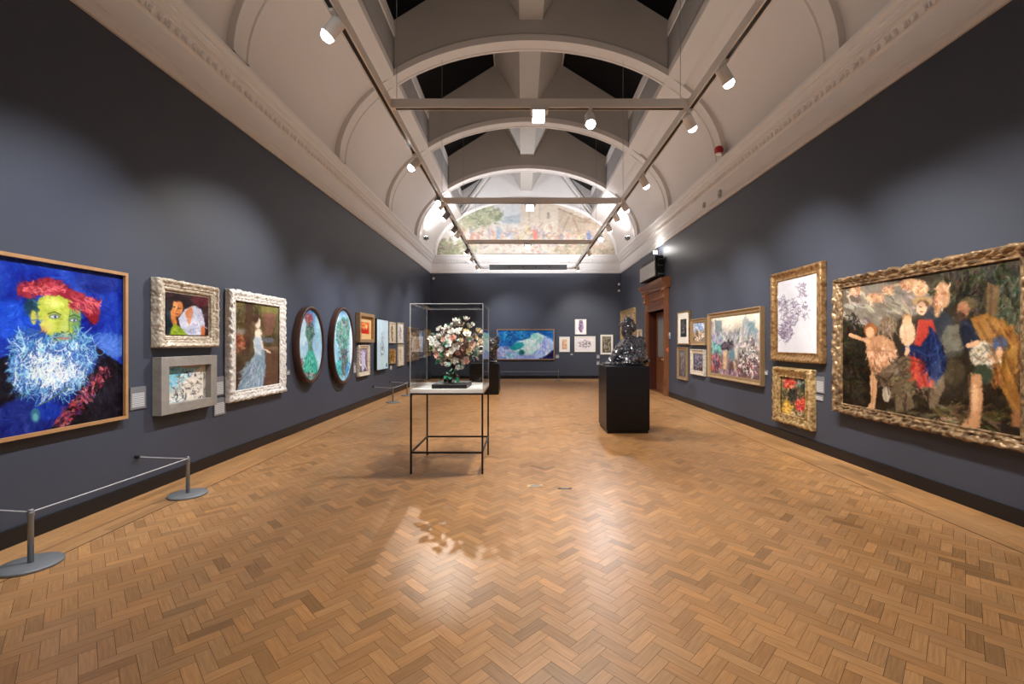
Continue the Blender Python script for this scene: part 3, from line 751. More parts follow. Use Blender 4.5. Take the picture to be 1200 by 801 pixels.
q = small(44, 60, (170,130,80), (120,90,50), [(60,.5,.5,.4,.4,[(206,170,120),(60,70,90),(150,90,50),(60,50,40)],.2,4)], 20)
picture('framed_painting', 'L', 18.25, 19.2, 2.14, 1.02, .12, .08, 'scoop', M_goldb, q, 'ochre painting in a broad bright gilt frame at the far end of the left wall')

# ---- back wall
p = inner('B', 19.47, -1.10, 1.43, 2.177, .84, .03, 570, 350, 8.0, Pic(170, 90, (24,96,170), (50,120,190), 12, 21))
p.dabs(160, 250, 350, 150, 55, [(20,130,200),(14,70,140),(50,160,210),(30,60,120)], 34, 2.2)
p.poly([(100,450),(210,440),(300,500),(500,520),(490,565),(95,565)], (150,170,224), 3)
p.dabs(90, 200, 510, 100, 45, [(200,210,240),(120,120,190),(90,190,190),(230,240,246)], 30, 2)
p.poly([(215,455),(290,402),(400,372),(420,338),(480,315),(540,343),(565,352),(535,400),(500,455),(440,512),(390,528),(340,522),(290,495),(240,485)], (214,240,240), 2)
p.poly([(215,455),(290,405),(345,405),(350,440),(320,470),(240,486)], (30,150,158), 3); p.ell(330, 500, 30, 22, (30,110,110), 3); p.ell(450,350,30,24,(130,216,204),3,.8); p.ell(500,400,22,40,(110,206,190),4,.6)
p.dabs(60, 440, 430, 80, 60, [(248,252,250),(170,226,220)], 30, 2)
p.poly([(540,350),(600,370),(634,400),(634,480),(560,535),(480,560),(440,520),(500,460)], (170,196,236), 2)
p.dabs(90, 560, 450, 60, 70, [(230,240,250),(110,140,220),(190,190,236)], 28, 2, 2.2); p.poly([(634,470),(634,562),(490,562),(560,530)], (24,22,70), 3)
p.shade(30, 10, .1); p.painterly(2600, 5, 1.8, 9, 3, .65)
picture('framed_painting', 'B', -1.10, 1.43, 2.177, .84, .03, .06, 'thin', M_oak, p, 'wide blue painting of a pale reclining figure on the far wall')
def bsmall(x0, x1, zt, zb, q, label, bw=.03, fm=M_mat, mount=.05, cat='drawing'):
    picture('framed_drawing', 'B', x0, x1, zt, zb, bw, .035, 'plain', fm, q, label, cat, M_paper, mount=mount, recess=.5)
bsmall(1.65, 2.11, 1.85, 1.18, small(30,40,(214,176,140),(206,160,130),[(30,.5,.5,.4,.4,[(196,140,110),(226,200,170)],.2,3)],22), 'small sheet with an orange-pink square, beside the wide blue painting', mount=.09)
q = small(40,56,(238,238,240),(236,236,238),[],23); q.poly([(.36,0),(.68,0),(.8,.55),(.6,.95),(.4,.85),(.3,.6)],(150,120,156),2); q.dabs(40,.55,.45,.2,.35,[(196,170,200),(110,84,120)],.15,2)
bsmall(2.34, 2.84, 2.62, 1.95, q, 'white sheet with a purple hanging form, highest on the far wall', mount=.01)
q = small(70,50,(232,226,228),(228,222,224),[(90,.5,.5,.34,.26,[(150,140,156),(90,84,100),(190,180,190)],.1,1.4)],24)
bsmall(2.32, 3.24, 1.87, 1.18, q, 'wide white drawing of grey tangled lines under the purple sheet', mount=.03)
q = small(40,64,(120,112,98),(104,96,84),[(90,.5,.5,.34,.42,[(160,150,130),(70,64,56),(190,180,160)],.2,2)],25)
bsmall(3.46, 4.01, 1.94, 1.07, q, 'dark grey-brown upright picture with white mount in the far right corner', mount=.05, cat='picture')

# ---- right wall
q = small(60,80,(190,170,140),(120,84,56),[(80,.5,.5,.4,.45,[(206,180,150),(90,60,44),(150,110,80)],.2,4)],31)
picture('framed_painting', 'R', 16.95, 19.25, 2.94, 1.66, .2, .09, 'scoop', M_goldb, q, 'painting in a broad gilt frame behind the bust, far end of right wall')
q = small(30,40,(170,140,100),(140,110,80),[(30,.5,.5,.4,.4,[(206,180,140),(90,70,50)],.2,3)],32)
picture('framed_painting', 'R', 16.05, 16.6, 2.08, 1.45, .08, .06, 'scoop', M_cream, q, 'little painting in a pale gilt frame just beyond the wooden doorway')
q = small(44,70,(60,62,60),(40,42,44),[(60,.5,.5,.35,.42,[(140,144,140),(20,22,24),(90,92,90)],.2,3)],33)
picture('framed_print', 'R', 11.45, 12.32, 2.43, 1.54, .035, .045, 'plain', M_gold, q, 'dark upright print in a wide cream mount, nearest the doorway on top', 'print', mount=.17, recess=.5)
q = small(40,80,(110,104,104),(80,74,76),[(70,.5,.5,.3,.45,[(170,166,170),(60,54,58),(130,110,96)],.15,2)],34)
picture('framed_painting', 'R', 11.62, 12.30, 1.47, .60, .085, .06, 'scoop', M_plaing, q, 'narrow upright grey painting in a dark gilt frame, lower one nearest the doorway')
q = small(60,60,(176,190,206),(130,120,100),[(90,.5,.3,.4,.2,[(210,216,226),(120,150,190)],.2,3),(90,.5,.72,.45,.22,[(190,150,100),(90,80,70),(226,220,210)],.2,3)],35)
picture('framed_painting', 'R', 10.40, 11.30, 2.18, 1.53, .10, .07, 'scoop', M_plaing, q, 'small blue-grey landscape in a brown gilt frame, above the dark violet one')
q = small(60,60,(90,88,112),(60,52,60),[(90,.5,.5,.4,.4,[(120,120,150),(44,38,50),(150,130,130)],.2,3)],36)
picture('framed_painting', 'R', 10.48, 11.30, 1.43, .80, .11, .07, 'scoop', M_cream, q, 'small dark violet evening painting in a pale frame under the blue-grey landscape')
# city scene
p = inner('R', 4.29, 7.94, 10.22, 2.25, .815, .11, 825, 355, 8.01, Pic(150, 110, (232,226,206), (104,84,88), 9, 37))
p.poly([(50,280),(490,260),(490,400),(50,420)], (170,170,176), 20, .9)
p.poly([(92,165),(155,170),(155,290),(92,300)], (126,140,142), 2); p.poly([(55,170),(78,180),(78,300),(55,300)], (170,164,170), 2)
p.poly([(345,175),(372,125),(400,165),(400,260),(345,270)], (160,164,168), 2); p.poly([(398,180),(455,170),(458,240),(480,250),(480,300),(398,290)], (122,146,154), 2)
p.dabs(150, 270, 300, 210, 60, [(140,140,150),(196,196,196),(110,120,130),(222,216,206)], 30, 2, 1.57, .1)
p.dabs(90, 100, 340, 50, 60, [(176,150,180),(150,180,180),(120,110,130)], 26, 3)
p.ell(110, 430, 60, 50, (96,160,156), 6, .8); p.dabs(90, 110, 430, 60, 50, [(120,190,180),(60,110,110),(150,170,170)], 26, 2.6)
p.ell(205, 400, 60, 40, (70,62,70), 5, .9); p.dabs(60, 200, 400, 60, 40, [(50,46,54),(110,100,110)], 24, 2.4)
p.dabs(110, 100, 540, 50, 80, [(180,80,70),(90,60,90),(190,150,150),(60,60,80)], 28, 2.4, 1.5, .2)
p.poly([(165,440),(205,440),(200,620),(165,630)], (226,190,150), 3, .8); p.poly([(250,540),(275,540),(300,690),(280,690)], (236,210,160), 3, .8); p.poly([(270,400),(305,400),(300,520),(275,520)], (226,226,216), 4, .8)
p.ell(245, 480, 26, 50, (100,140,154), 4, .9); p.ell(248, 600, 20, 60, (90,66,64), 4, .8)
p.dabs(260, 400, 430, 90, 110, [(220,214,204),(80,74,78),(160,140,130),(236,232,226),(100,110,120)], 22, 2)
p.dabs(200, 400, 600, 90, 90, [(70,50,56),(226,220,214),(120,86,84),(50,44,50),(150,60,60)], 22, 2)
p.dabs(90, 210, 650, 90, 40, [(150,120,130),(90,70,90),(200,180,180)], 24, 2.2, 1.57)
p.shade(30, 9, .1); p.painterly(2600, 4.5, 1.8, 11, 3, .65); p.dabs(120, 400, 520, 90, 140, [(236,232,226),(60,50,54),(190,180,176)], 14, 1.6, None, .3)
picture('framed_painting', 'R', 7.94, 10.22, 2.25, .815, .10, .09, 'scoop', M_plaing, p, 'large painting of a busy city street under a pale sky, brown gilt frame')
# scribbled drawing
p = inner('R', 4.30, 6.34, 7.63, 2.765, 1.29, .16, 780, 290, 3.485, Pic(110, 130, (222,222,230), (226,226,234), 3, 38))
sc_c = [(150,136,160),(120,104,130),(180,170,190),(96,80,104)]
p.dabs(170, 505, 265, 42, 50, sc_c, 17, .9, None, .7); p.dabs(170, 487, 345, 26, 42, sc_c, 14, 1.0, None, .8); p.dabs(60, 552, 180, 16, 36, sc_c, 14, .8); p.dabs(40, 565, 250, 18, 40, sc_c, 14, .8, 1.5); p.dabs(40, 470, 225, 22, 20, sc_c, 18, .8)
picture('framed_drawing', 'R', 6.34, 7.63, 2.765, 1.29, .15, .09, 'reverse', M_gold, p, 'large pale drawing of violet scribbled figures in a broad gilt frame', 'drawing', carve=.004, clen=.05, recess=.4)
# flowers
p = inner('R', 4.30, 6.56, 7.54, 1.195, .285, .17, 900, 430, 10.02, Pic(90, 110, (120,110,84), (110,92,54), 12, 39))
p.dabs(200, 290, 330, 130, 220, [(60,60,36),(90,84,50),(150,140,110),(50,40,30)], 40, 3)
p.dabs(70, 280, 330, 48, 66, [(26,24,26),(40,36,34),(60,64,60)], 30, 3); p.ell(390, 240, 26, 36, (40,60,54), 3); p.dabs(60, 370, 170, 50, 50, [(160,170,170),(110,130,120),(60,70,60)], 36, 3)
p.dabs(110, 245, 190, 56, 66, [(206,60,54),(226,110,90),(170,40,40),(236,150,120)], 34, 3); p.dabs(90, 375, 440, 45, 70, [(206,54,50),(160,36,36),(226,110,90)], 36, 3)
p.poly([(180,400),(215,370),(250,440),(285,530),(170,540)], (206,158,52), 3); p.dabs(60, 220, 470, 50, 70, [(230,190,80),(170,120,40),(236,206,120)], 34, 2.6); p.dabs(50, 320, 540, 70, 30, [(210,190,160),(90,60,40)], 30, 2.4)
p.shade(20, 9, .12); p.painterly(1400, 4, 1.7, 12, 3, .65)
picture('framed_painting', 'R', 6.56, 7.54, 1.195, .285, .16, .11, 'ornate', M_goldb, p, 'small painting of red flowers and yellow fruit in a heavy bright gilt frame', carve=.013, clen=.075, ecarve=.008)
# large figure scene
p = inner('R', 4.24, 3.70, 6.075, 2.455, .66, .14, 950, 270, 2.86, Pic(330, 230, (54,46,36), (40,32,22), 7, 40))
p.ell(190, 250, 110, 80, (128,120,108), 22, .95); p.ell(300, 230, 90, 60, (140,132,122), 18, .85); p.ell(110, 230, 40, 50, (90,80,68), 12, .8); p.ell(400, 320, 50, 60, (58,68,84), 18, .7); p.ell(440,390,50,36,(96,98,92),12,.6)
p.dabs(90, 200, 250, 120, 70, [(156,148,136),(104,96,84),(176,166,150)], 30, 3, .6, .1)
p.dabs(420, 540, 170, 150, 80, [(34,34,26),(56,54,40),(76,70,52),(24,24,20)], 46, 2.4, 1.9, .2); p.dabs(180, 640, 240, 60, 90, [(70,74,56),(40,42,32),(96,96,78)], 46, 2.4, 1.8, .2)
p.poly([(560,180),(600,190),(590,290),(555,290)], (108,86,60), 3)
p.dabs(200, 130, 430, 60, 140, [(30,30,24),(56,50,36),(24,20,16)], 24, 3); p.dabs(200, 380, 620, 300, 40, [(74,62,38),(40,32,22),(96,84,56)], 40, 3, .05, .1)
p.poly([(415,350),(432,320),(470,318),(480,400),(420,405)], (116,114,100), 4, .8); p.ell(455, 470, 36, 44, (84,74,56), 10, .7)
sk = (212,166,128)
for cx_, cy_, rx, ry in ((200,228,30,16),(318,186,40,20),(345,200,26,26),(418,220,24,44),(400,255,12,40),(135,205,18,16),(240,205,18,14)):
    p.ell(cx_, cy_, rx, ry, (196,150,114), 2, .9); p.dabs(14, cx_, cy_, rx, ry, [(226,186,150),(150,104,76)], 16, 2)
p.ell(240, 320, 30, 32, (124,104,84), 3, .9); p.dabs(30,240,320,30,32,[(160,140,116),(90,70,56)],24,2,1.2,.2)
p.poly([(165,358),(225,350),(262,375),(272,420),(245,482),(188,484),(175,420)], (190,140,104), 2); p.dabs(90, 215, 425, 45, 55, [(226,190,156),(150,100,76),(214,160,120)], 26, 2, 1.3, .3)
p.line([(178,372),(150,362),(118,350)], 7, sk); p.line([(235,375),(250,410),(245,445)], 8, sk); p.poly([(182,482),(208,482),(205,540),(198,596),(166,598),(186,570)], (206,160,122), 2); p.poly([(215,480),(238,480),(240,520)], (180,130,96), 2)
p.ell(185, 335, 22, 24, (150,92,50), 2); p.ell(183, 342, 14, 18, sk, 1)
p.poly([(205,480),(250,445),(300,415),(345,430),(420,470),(425,520),(395,590),(372,590),(372,540),(345,520),(318,545),(322,590),(300,600),(285,560),(292,600),(268,602),(255,545),(240,570),(224,560),(228,510)], (104,88,68), 2)
p.dabs(110, 300, 500, 80, 70, [(130,114,90),(60,50,38),(110,94,72)], 26, 2.4); p.ell(236, 545, 13, 26, (196,186,166), 3); p.poly([(195,478),(225,492),(235,510),(205,500)], (80,66,50), 2)
p.poly([(340,300),(385,300),(402,360),(412,410),(405,470),(382,520),(345,522),(318,480),(308,400),(330,370)], (178,62,50), 2); p.dabs(60, 355, 450, 34, 66, [(216,94,76),(150,44,40)], 34, 2.2, 1.7, .2, .5)
p.poly([(372,318),(400,350),(432,430),(424,470),(405,500),(378,498),(360,440),(285,402),(300,375),(345,388),(372,350)], (24,38,80), 2); p.dabs(60, 390, 420, 34, 70, [(44,66,120),(16,22,54)], 30, 2.2, 1.7, .2, .5)
p.ell(352, 240, 34, 14, (172,140,98), 2); p.ell(350, 262, 17, 24, (222,184,150), 1); p.ell(355,248,20,12,(96,64,42),2)
p.ell(304, 345, 26, 42, (228,190,156), 2); p.ell(303, 302, 15, 17, (222,180,140), 1); p.ell(303,292,15,10,(180,130,80),2); p.line([(298,370),(306,400),(300,412)], 8, (226,188,152))
p.poly([(478,300),(520,298),(548,360),(520,400),(490,402),(472,345)], (26,30,46), 2)
p.poly([(505,296),(560,280),(622,312),(665,372),(668,420),(640,480),(686,600),(650,612),(612,540),(590,470),(560,400),(530,350)], (140,96,44), 2); p.dabs(130, 610, 400, 60, 110, [(180,130,64),(84,52,26),(140,92,42)], 46, 2.6, 1.4, .2, .5)
p.ell(497, 252, 28, 22, (84,72,50), 2); p.ell(483, 268, 20, 28, (150,104,76), 2); p.ell(476,288,12,16,(70,50,40),2)
p.ell(548, 415, 44, 44, (196,186,164), 3); p.dabs(50, 548, 415, 44, 40, [(226,218,200),(120,110,92)], 30, 2, .7); p.ell(600, 380, 24, 26, (70,84,116), 2); p.line([(600,400),(590,430),(570,420)], 9, sk); p.line([(500,385),(530,375)], 7, sk)
p.ell(545, 480, 34, 34, (56,66,50), 3); p.poly([(508,475),(542,480),(548,560),(536,655),(470,656),(505,615)], (192,144,104), 2); p.ell(520, 560, 10, 50, (220,176,134), 3, .8)
p.poly([(640,590),(690,600),(690,650),(640,650)], (150,104,70), 3); p.dabs(30,400,628,60,16,[(150,130,96),(90,80,60)],20,2.4,0,.1)
p.shade(80, 7, .06); p.painterly(9000, 4, 1.5, 8, 5, .5); p.ell(350,262,15,21,(222,186,154),2,.8); p.ell(303,303,13,15,(224,184,146),2,.8); p.ell(183,342,12,16,(212,166,128),2,.8); p.line([(342,258),(349,259)],1.5,(110,70,50)); p.line([(345,274),(352,275)],1.5,(160,70,60)); p.line([(500,480),(508,560),(498,640)],2.5,(120,80,54),.6); p.line([(193,490),(190,590)],2,(130,90,64),.5)
for a_, c_, w_, al in (([(560,300),(600,360),(640,470)],(84,54,28),4,.7), ([(530,310),(580,400),(620,520)],(96,62,30),4,.7), ([(600,320),(650,400),(655,470)],(196,146,80),3,.6), ([(590,440),(620,540),(660,600)],(180,128,66),3,.6),
    ([(385,330),(400,390),(410,470)],(70,96,150),3,.6), ([(372,360),(366,410),(378,480)],(12,18,44),4,.7), ([(300,388),(340,404),(372,420)],(60,84,140),3,.6), ([(340,310),(330,370)],(226,120,96),3,.6), ([(345,420),(350,470),(362,515)],(120,34,32),4,.6), ([(325,410),(336,470)],(224,108,88),3,.6),
    ([(190,365),(200,410),(196,470)],(140,92,66),3,.6), ([(225,360),(232,420),(226,475)],(226,190,156),3,.5), ([(175,400),(255,405)],(120,80,56),3,.6),
    ([(205,482),(235,500),(244,545)],(40,32,24),3,.8), ([(262,460),(300,430),(345,440)],(50,40,30),3,.7), ([(300,545),(296,596)],(36,28,20),4,.8), ([(262,545),(262,600)],(36,28,20),4,.8), ([(345,530),(372,590)],(36,28,20),4,.7), ([(200,482),(192,462),(206,476)],(96,80,62),4,.9), ([(222,480),(226,458),(232,482)],(96,80,62),4,.9), ([(218,500),(228,520),(234,560)],(130,114,92),6,.6),
    ([(520,440),(560,400),(590,430)],(110,100,84),2,.8), ([(515,415),(548,440),(585,410)],(110,100,84),2,.8), ([(484,285),(500,300)],(50,34,26),4,.7), ([(416,180),(424,250)],(150,104,80),3,.5), ([(295,322),(300,370)],(190,146,116),3,.5), ([(574,190),(570,285)],(60,46,34),4,.6)):
    p.line(a_, w_+.5, c_, al*.6)
p.painterly(3500, 4.5, 1.6, 6, 6, .5); p.line([(342,258),(349,259)],1.5,(110,70,50)); p.line([(345,274),(352,275)],1.5,(160,70,60))
picture('framed_painting', 'R', 3.68, 6.075, 2.46, .655, .135, .12, 'ornate', M_goldd, p, 'very large dark old painting of robed figures with a donkey under trees, carved gilt frame', carve=.016, clen=.11, ecarve=.012, recess=.45)

# ---- mural in the lunette
mu = Pic(300, 110, (206,206,204), (196,184,166), 6, 50)
mp_ = lambda cx_, cy_: ((470+cx_/4.0-509.0)/(724-509.0), 1-(299.5-(180+cy_/4.0))/(299.5-233.0))
mu.map = mp_
mu.poly([(430,230),(560,230),(560,320),(430,330)], (196,204,212), 4); mu.poly([(480,290),(560,275),(565,320),(470,320)], (140,156,172), 3)
mu.poly([(560,200),(1010,200),(1010,480),(560,480)], (200,184,164), 4); mu.poly([(585,210),(740,210),(735,330),(590,330)], (206,190,168), 2); mu.line([(600,220),(600,330)], 2, (160,140,120)); mu.line([(650,220),(650,320)], 2, (160,140,120)); mu.poly([(686,268),(698,268),(698,300),(686,300)], (120,104,92), 1)
mu.poly([(740,240),(800,290),(900,300),(960,340),(960,380),(740,380)], (170,146,120), 3)
for a_, b_ in (((800,270),(745,390)),((800,270),(850,390)),((740,250),(900,320)),((830,310),(960,330)),((860,300),(960,300))): mu.line([a_, b_], 2.5, (128,100,78))
mu.dabs(300, 380, 285, 90, 45, [(104,124,86),(140,150,110),(84,100,70),(170,176,140)], 16, 2.4); mu.dabs(80, 300, 330, 50, 40, [(150,150,110),(120,130,96)], 16, 2)
for _i in range(34):
    x = 290+_i*20+random.uniform(-8, 8); y = 385+random.uniform(-26, 30); c = random.choice([(190,110,90),(150,160,190),(210,190,150),(226,216,200),(120,100,90),(200,150,120),(110,120,150),(214,200,120)])
    mu.ell(x, y, random.uniform(6, 10), random.uniform(18, 34), c, 2, .85); mu.ell(x, y-30, 5, 7, (186,150,126), 1, .9)
mu.dabs(420, 620, 400, 360, 70, [(206,180,156),(150,120,100),(180,110,96),(130,140,160),(230,220,200)], 16, 1.6)
mu.dabs(200, 230, 440, 110, 40, [(110,124,80),(150,156,110),(90,84,66)], 18, 2); mu.dabs(160, 850, 450, 150, 26, [(150,136,96),(180,150,120),(110,110,80)], 18, 2)
mu.ell(630, 380, 12, 34, (206,90,70), 2); mu.ell(885, 380, 10, 26, (70,90,140), 2); mu.ell(330, 400, 8, 34, (206,120,96), 2); mu.ell(455, 370, 12, 34, (130,150,180), 2)
mu.painterly(5000, 3.5, 1.5, 9, 3, .7); mu.wash((206,198,188), .40)
mt_ = empty('mural', (CX, YB-.02, VZ)); tag(mt_, 'faded mural of a crowd among trees and buildings in the arched end wall', 'mural')
canvas_mesh('painted_panel', 2*3.95, 2.40, mu, M_fresco, mt_, 0, 'lunette', 0, 1.20)

# ================================================================== WALL LABELS
def wall_label(wall, c, z, wd, hg, label, lines=7):
    t = empty('wall_label', wall_loc(wall, c, z), ROT[wall]); tag(t, label, 'label', 'gallery wall labels')
    bm = bmesh.new(); box(bm, -wd/2, wd/2, -.006, .004, -hg/2, hg/2, .001); obj('card', bm, M_label, t)
    bm = bmesh.new(); rn = random.Random(int(c*100))
    box(bm, -wd*.42, wd*.38, -.0075, -.006, -hg*.42, hg*.22)
    obj('printed_lines', bm, M_text, t)
def Ly(px, X=4.02): return F*X/(VPX-px)
def Ry(px, X=4.36): return F*X/(px-VPX)
def zz(py, D): return EYE+(VPY-py)*D/F
def lab(wall, x0, x1, y0, y1, label, lines=7):
    if wall == 'L': a, b = Ly(x0), Ly(x1)
    elif wall == 'R': a, b = Ry(x1), Ry(x0)
    else: a, b = (x0-VPX)*YB/F, (x1-VPX)*YB/F
    D = (a+b)/2 if wall != 'B' else YB
    wall_label(wall, (a+b)/2, zz((y0+y1)/2, D), abs(b-a), (y1-y0)*D/F, label, lines)
lab('L', 151.7, 170, 453, 479, 'grey text card to the right of the large blue portrait', 9)
lab('L', 249.8, 263.6, 466, 486, 'lower grey text card between the grey wooden frame and the white frame', 7)
lab('L', 252, 261.5, 441, 463, 'upper text panel between the grey wooden frame and the white frame', 6)
lab('L', 334.8, 339, 433.4, 439, 'tiny text strip just right of the white carved frame', 3)
lab('L', 413.7, 416.9, 424.9, 437, 'small text card right of the farther oval painting', 5)
lab('L', 456.5, 459, 427, 433, 'tiny card right of the tall pale blue picture', 3)
lab('B', 651, 655.3, 415, 419.5, 'text card right of the wide blue painting', 4)
lab('B', 668.4, 671.4, 413.8, 416, 'tiny card below and right of the orange-pink square sheet', 3)
lab('B', 699, 702.8, 415, 419.8, 'upper text card left of the dark grey-brown corner picture', 4)
lab('B', 699, 702.8, 422.5, 427.5, 'lower text card left of the dark grey-brown corner picture', 4)
lab('R', 957, 967, 441, 460.5, 'larger grey text card between the flower painting and the very large painting', 8)
lab('R', 956, 966, 462, 469, 'small grey card under the larger one beside the very large painting', 4)
lab('R', 894, 900.8, 433.5, 439, 'small grey card right of the city painting', 4)
lab('R', 824.5, 827, 424, 431, 'tiny card left of the city painting', 4)
lab('R', 803, 805.3, 424, 431, 'tiny card between the two columns of small pictures near the doorway', 4)

# ================================================================== BARRIERS
def tube(bm, pts, r, n=6):
    for a, b in zip(pts, pts[1:]): cyl(bm, a, b, r, r, n)
def stanchion(x, y, label, h=.405):
    t = empty('barrier_post', (x, y, 0)); tag(t, label, 'barrier', 'low barrier posts')
    bm = bmesh.new(); lathe(bm, [(.172,0),(.175,.004),(.175,.016),(.170,.022),(.03,.026)], 40); obj('base', bm, M_greyp, t, True)
    bm = bmesh.new(); lathe(bm, [(.017,.02),(.017,h-.012),(.015,h)], 16); obj('post', bm, M_grey, t, True)
    bm = bmesh.new(); lathe(bm, [(.019,h-.05),(.021,h-.046),(.021,h-.022),(.019,h-.018)], 16); obj('collar', bm, M_grey, t)
    return t
M_cord = mat('pale_cord', (.55,.56,.60), .5)
def cord(post, a, b, hook=None):
    A0 = Vector(a); B0 = Vector(b); o0 = Vector(post.location)
    d = (B0-A0).normalized(); A = A0+d*.022-o0; B = B0-o0-(d*.022 if not hook else Vector((0,0,0)))
    bm = bmesh.new(); pts = []
    for i in range(13):
        u = i/12; p = A+(B-A)*u; p.z -= .003*math.sin(PI*u); pts.append(p)
    tube(bm, pts, .0045); obj('elastic_cord', bm, M_cord, post)
    if hook:
        bm = bmesh.new(); c = Vector(hook)-o0; s = 1 if hook[0] < 0 else -1
        ico(bm, c, (.02,.022,.022), 2)
        if abs(hook[0]) > 3.5: cyl(bm, c, c+Vector((-s*.03,0,0)), .014, .018, 12)
        obj('wall_hook', bm, M_dark, post)
p1 = stanchion(-3.52, 3.18, 'grey barrier post with round base, nearest the camera on the left')
p2 = stanchion(-3.50, 4.65, 'grey barrier post with round base below the seascape on the left')
p3 = stanchion(-3.43, 11.8, 'barrier post beside the small pictures on the left wall, nearer of the far pair')
p4 = stanchion(-3.44, 13.3, 'barrier post beside the small pictures on the left wall, farther of the far pair')
p5 = stanchion(1.53, 18.55, 'barrier post in front of the right end of the wide blue painting')
p6 = stanchion(-1.30, 18.55, 'barrier post in front of the left end of the wide blue painting')
cord(p1, (-3.52,3.18,.385), (XL+.03,3.20,.41), (XL+.03,3.20,.41))
cord(p1, (-3.52,3.18,.385), (-3.50,4.65,.385))
cord(p2, (-3.50,4.65,.385), (XL+.03,4.62,.41), (XL+.03,4.62,.41))
cord(p3, (-3.43,11.8,.385), (XL+.03,11.95,.41), (XL+.03,11.95,.41))
cord(p3, (-3.43,11.8,.385), (-3.44,13.3,.385))
cord(p4, (-3.44,13.3,.385), (XL+.03,13.45,.41), (XL+.03,13.45,.41))
cord(p6, (-1.30,18.55,.385), (1.53,18.55,.385))
cord(p5, (1.53,18.55,.385), (1.60,YB-.03,.41), (1.60,YB-.03,.41))

# ================================================================== DISPLAY TABLE, COVER, FLOWERS
TX0, TX1, TY0, TY1 = -1.358, -.468, 5.385, 6.33
tc_ = Vector(((TX0+TX1)/2, (TY0+TY1)/2, 0)); hw, hd = (TX1-TX0)/2, (TY1-TY0)/2
t = empty('display_table', tc_); tag(t, 'slim black metal table with white top carrying the clear case', 'table')
bm = bmesh.new(); box(bm, -hw, hw, -hd, hd, .985, 1.03, .003); obj('table_top', bm, M_white_top, t)
b_ = .022
for sx in (-1, 1):
    for sy in (-1, 1):
        bm = bmesh.new(); cx_, cy_ = sx*(hw-b_/2), sy*(hd-b_/2); box(bm, cx_-b_/2, cx_+b_/2, cy_-b_/2, cy_+b_/2, 0, .985, .002); obj('leg', bm, M_dark, t)
for z0, nm in ((.25,'stretcher'), (.963,'top_rail')):
    for sy in (-1, 1):
        bm = bmesh.new(); cy_ = sy*(hd-b_/2); box(bm, -hw+b_, hw-b_, cy_-b_/2, cy_+b_/2, z0, z0+b_, .002); obj(nm, bm, M_dark, t)
    for sx in (-1, 1):
        bm = bmesh.new(); cx_ = sx*(hw-b_/2); box(bm, cx_-b_/2, cx_+b_/2, -hd+b_, hd-b_, z0, z0+b_, .002); obj(nm, bm, M_dark, t)
t = empty('display_cover', (tc_.x, tc_.y, 1.031)); tag(t, 'clear acrylic box cover standing on the slim black table', 'display case')
gt = .008; H = 1.035
def pane(nm, x0, x1, y0, y1, z0, z1, thin):
    bm = bmesh.new(); box(bm, x0, x1, y0, y1, z0, z1)
    for f in bm.faces:
        ax = max(range(3), key=lambda i: abs(f.normal[i])) if f.normal.length > 0 else 0
        f.normal_update(); ax = max(range(3), key=lambda i: abs(f.normal[i])); f.material_index = 0 if ax == thin else 1
    obj(nm, bm, [M_glass, M_edge], t)
pane('front_panel', -hw+gt, hw-gt, -hd, -hd+gt, 0, H, 1); pane('back_panel', -hw+gt, hw-gt, hd-gt, hd, 0, H, 1)
pane('side_panel', -hw, -hw+gt, -hd, hd, 0, H, 0); pane('side_panel', hw-gt, hw, -hd, hd, 0, H, 0)
pane('top_panel', -hw, hw, -hd, hd, H, H+gt, 2)

# porcelain flower bouquet
FC = Vector((-.90, 5.80, 1.031))
ft = empty('flower_sculpture', FC); tag(ft, 'bushy porcelain flower bouquet on a dark plinth inside the clear case', 'sculpture')
M_fw = mat('porcelain_white', (.85,.84,.80), .3, coat=.3); M_fp = mat('porcelain_pink', (.78,.50,.42), .3, var=.2, vscale=20, coat=.3)
M_fc = mat('porcelain_cream', (.80,.66,.44), .3, var=.25, vscale=18, coat=.3); M_ft = mat('porcelain_teal', (.30,.62,.58), .3, var=.4, vscale=14, coat=.3)
M_lg = mat('glazed_green', (.03,.22,.12), .25, var=.5, vscale=14, coat=.4); M_ld = mat('dark_twig', (.07,.035,.028), .4, var=.4, vscale=15)
M_fy = mat('porcelain_yellow', (.80,.66,.22), .3, var=.2, vscale=18, coat=.3)
bm = bmesh.new(); box(bm, -.215, .22, -.32, .22, 0, .05, .004); obj('plinth', bm, M_dark, ft)
def blossom_mesh(kind):
    bm = bmesh.new(); rn = random.Random(kind*9+1)
    layers = [(6, .056, .5), (5, .044, .95), (4, .030, 1.3)] if kind == 0 else [(6, .062, .35), (5, .038, 1.0)] if kind == 1 else [(5, .052, .7), (5, .036, 1.2)]
    for n, L, tilt in layers:
        off = rn.uniform(0, 2)
        for k in range(n):
            a = 2*PI*k/n+off; grid = []
            for i in range(5):
                row = []
                u = i/4; wd = L*.40*math.sin(PI*(.14+.80*u))**.8
                for j in range(-2, 3):
                    v = j/2
                    r = L*u*math.cos(tilt*(u**.7)); z = L*u*math.sin(tilt*u)+.012*(v*v)*u+rn.uniform(-.002,.002)
                    y = wd*v
                    row.append(bm.verts.new((r*math.cos(a)-y*math.sin(a), r*math.sin(a)+y*math.cos(a), z)))
                grid.append(row)
            for i in range(4):
                for j in range(4): bm.faces.new((grid[i][j], grid[i][j+1], grid[i+1][j+1], grid[i+1][j]))
    ico(bm, (0,0,.012), (.012,.012,.014), 1)
    me = bpy.data.meshes.new('blossom'); bmesh.ops.recalc_face_normals(bm, faces=bm.faces[:]); bm.to_mesh(me); bm.free(); me.shade_smooth(); return me
bl_src = {}
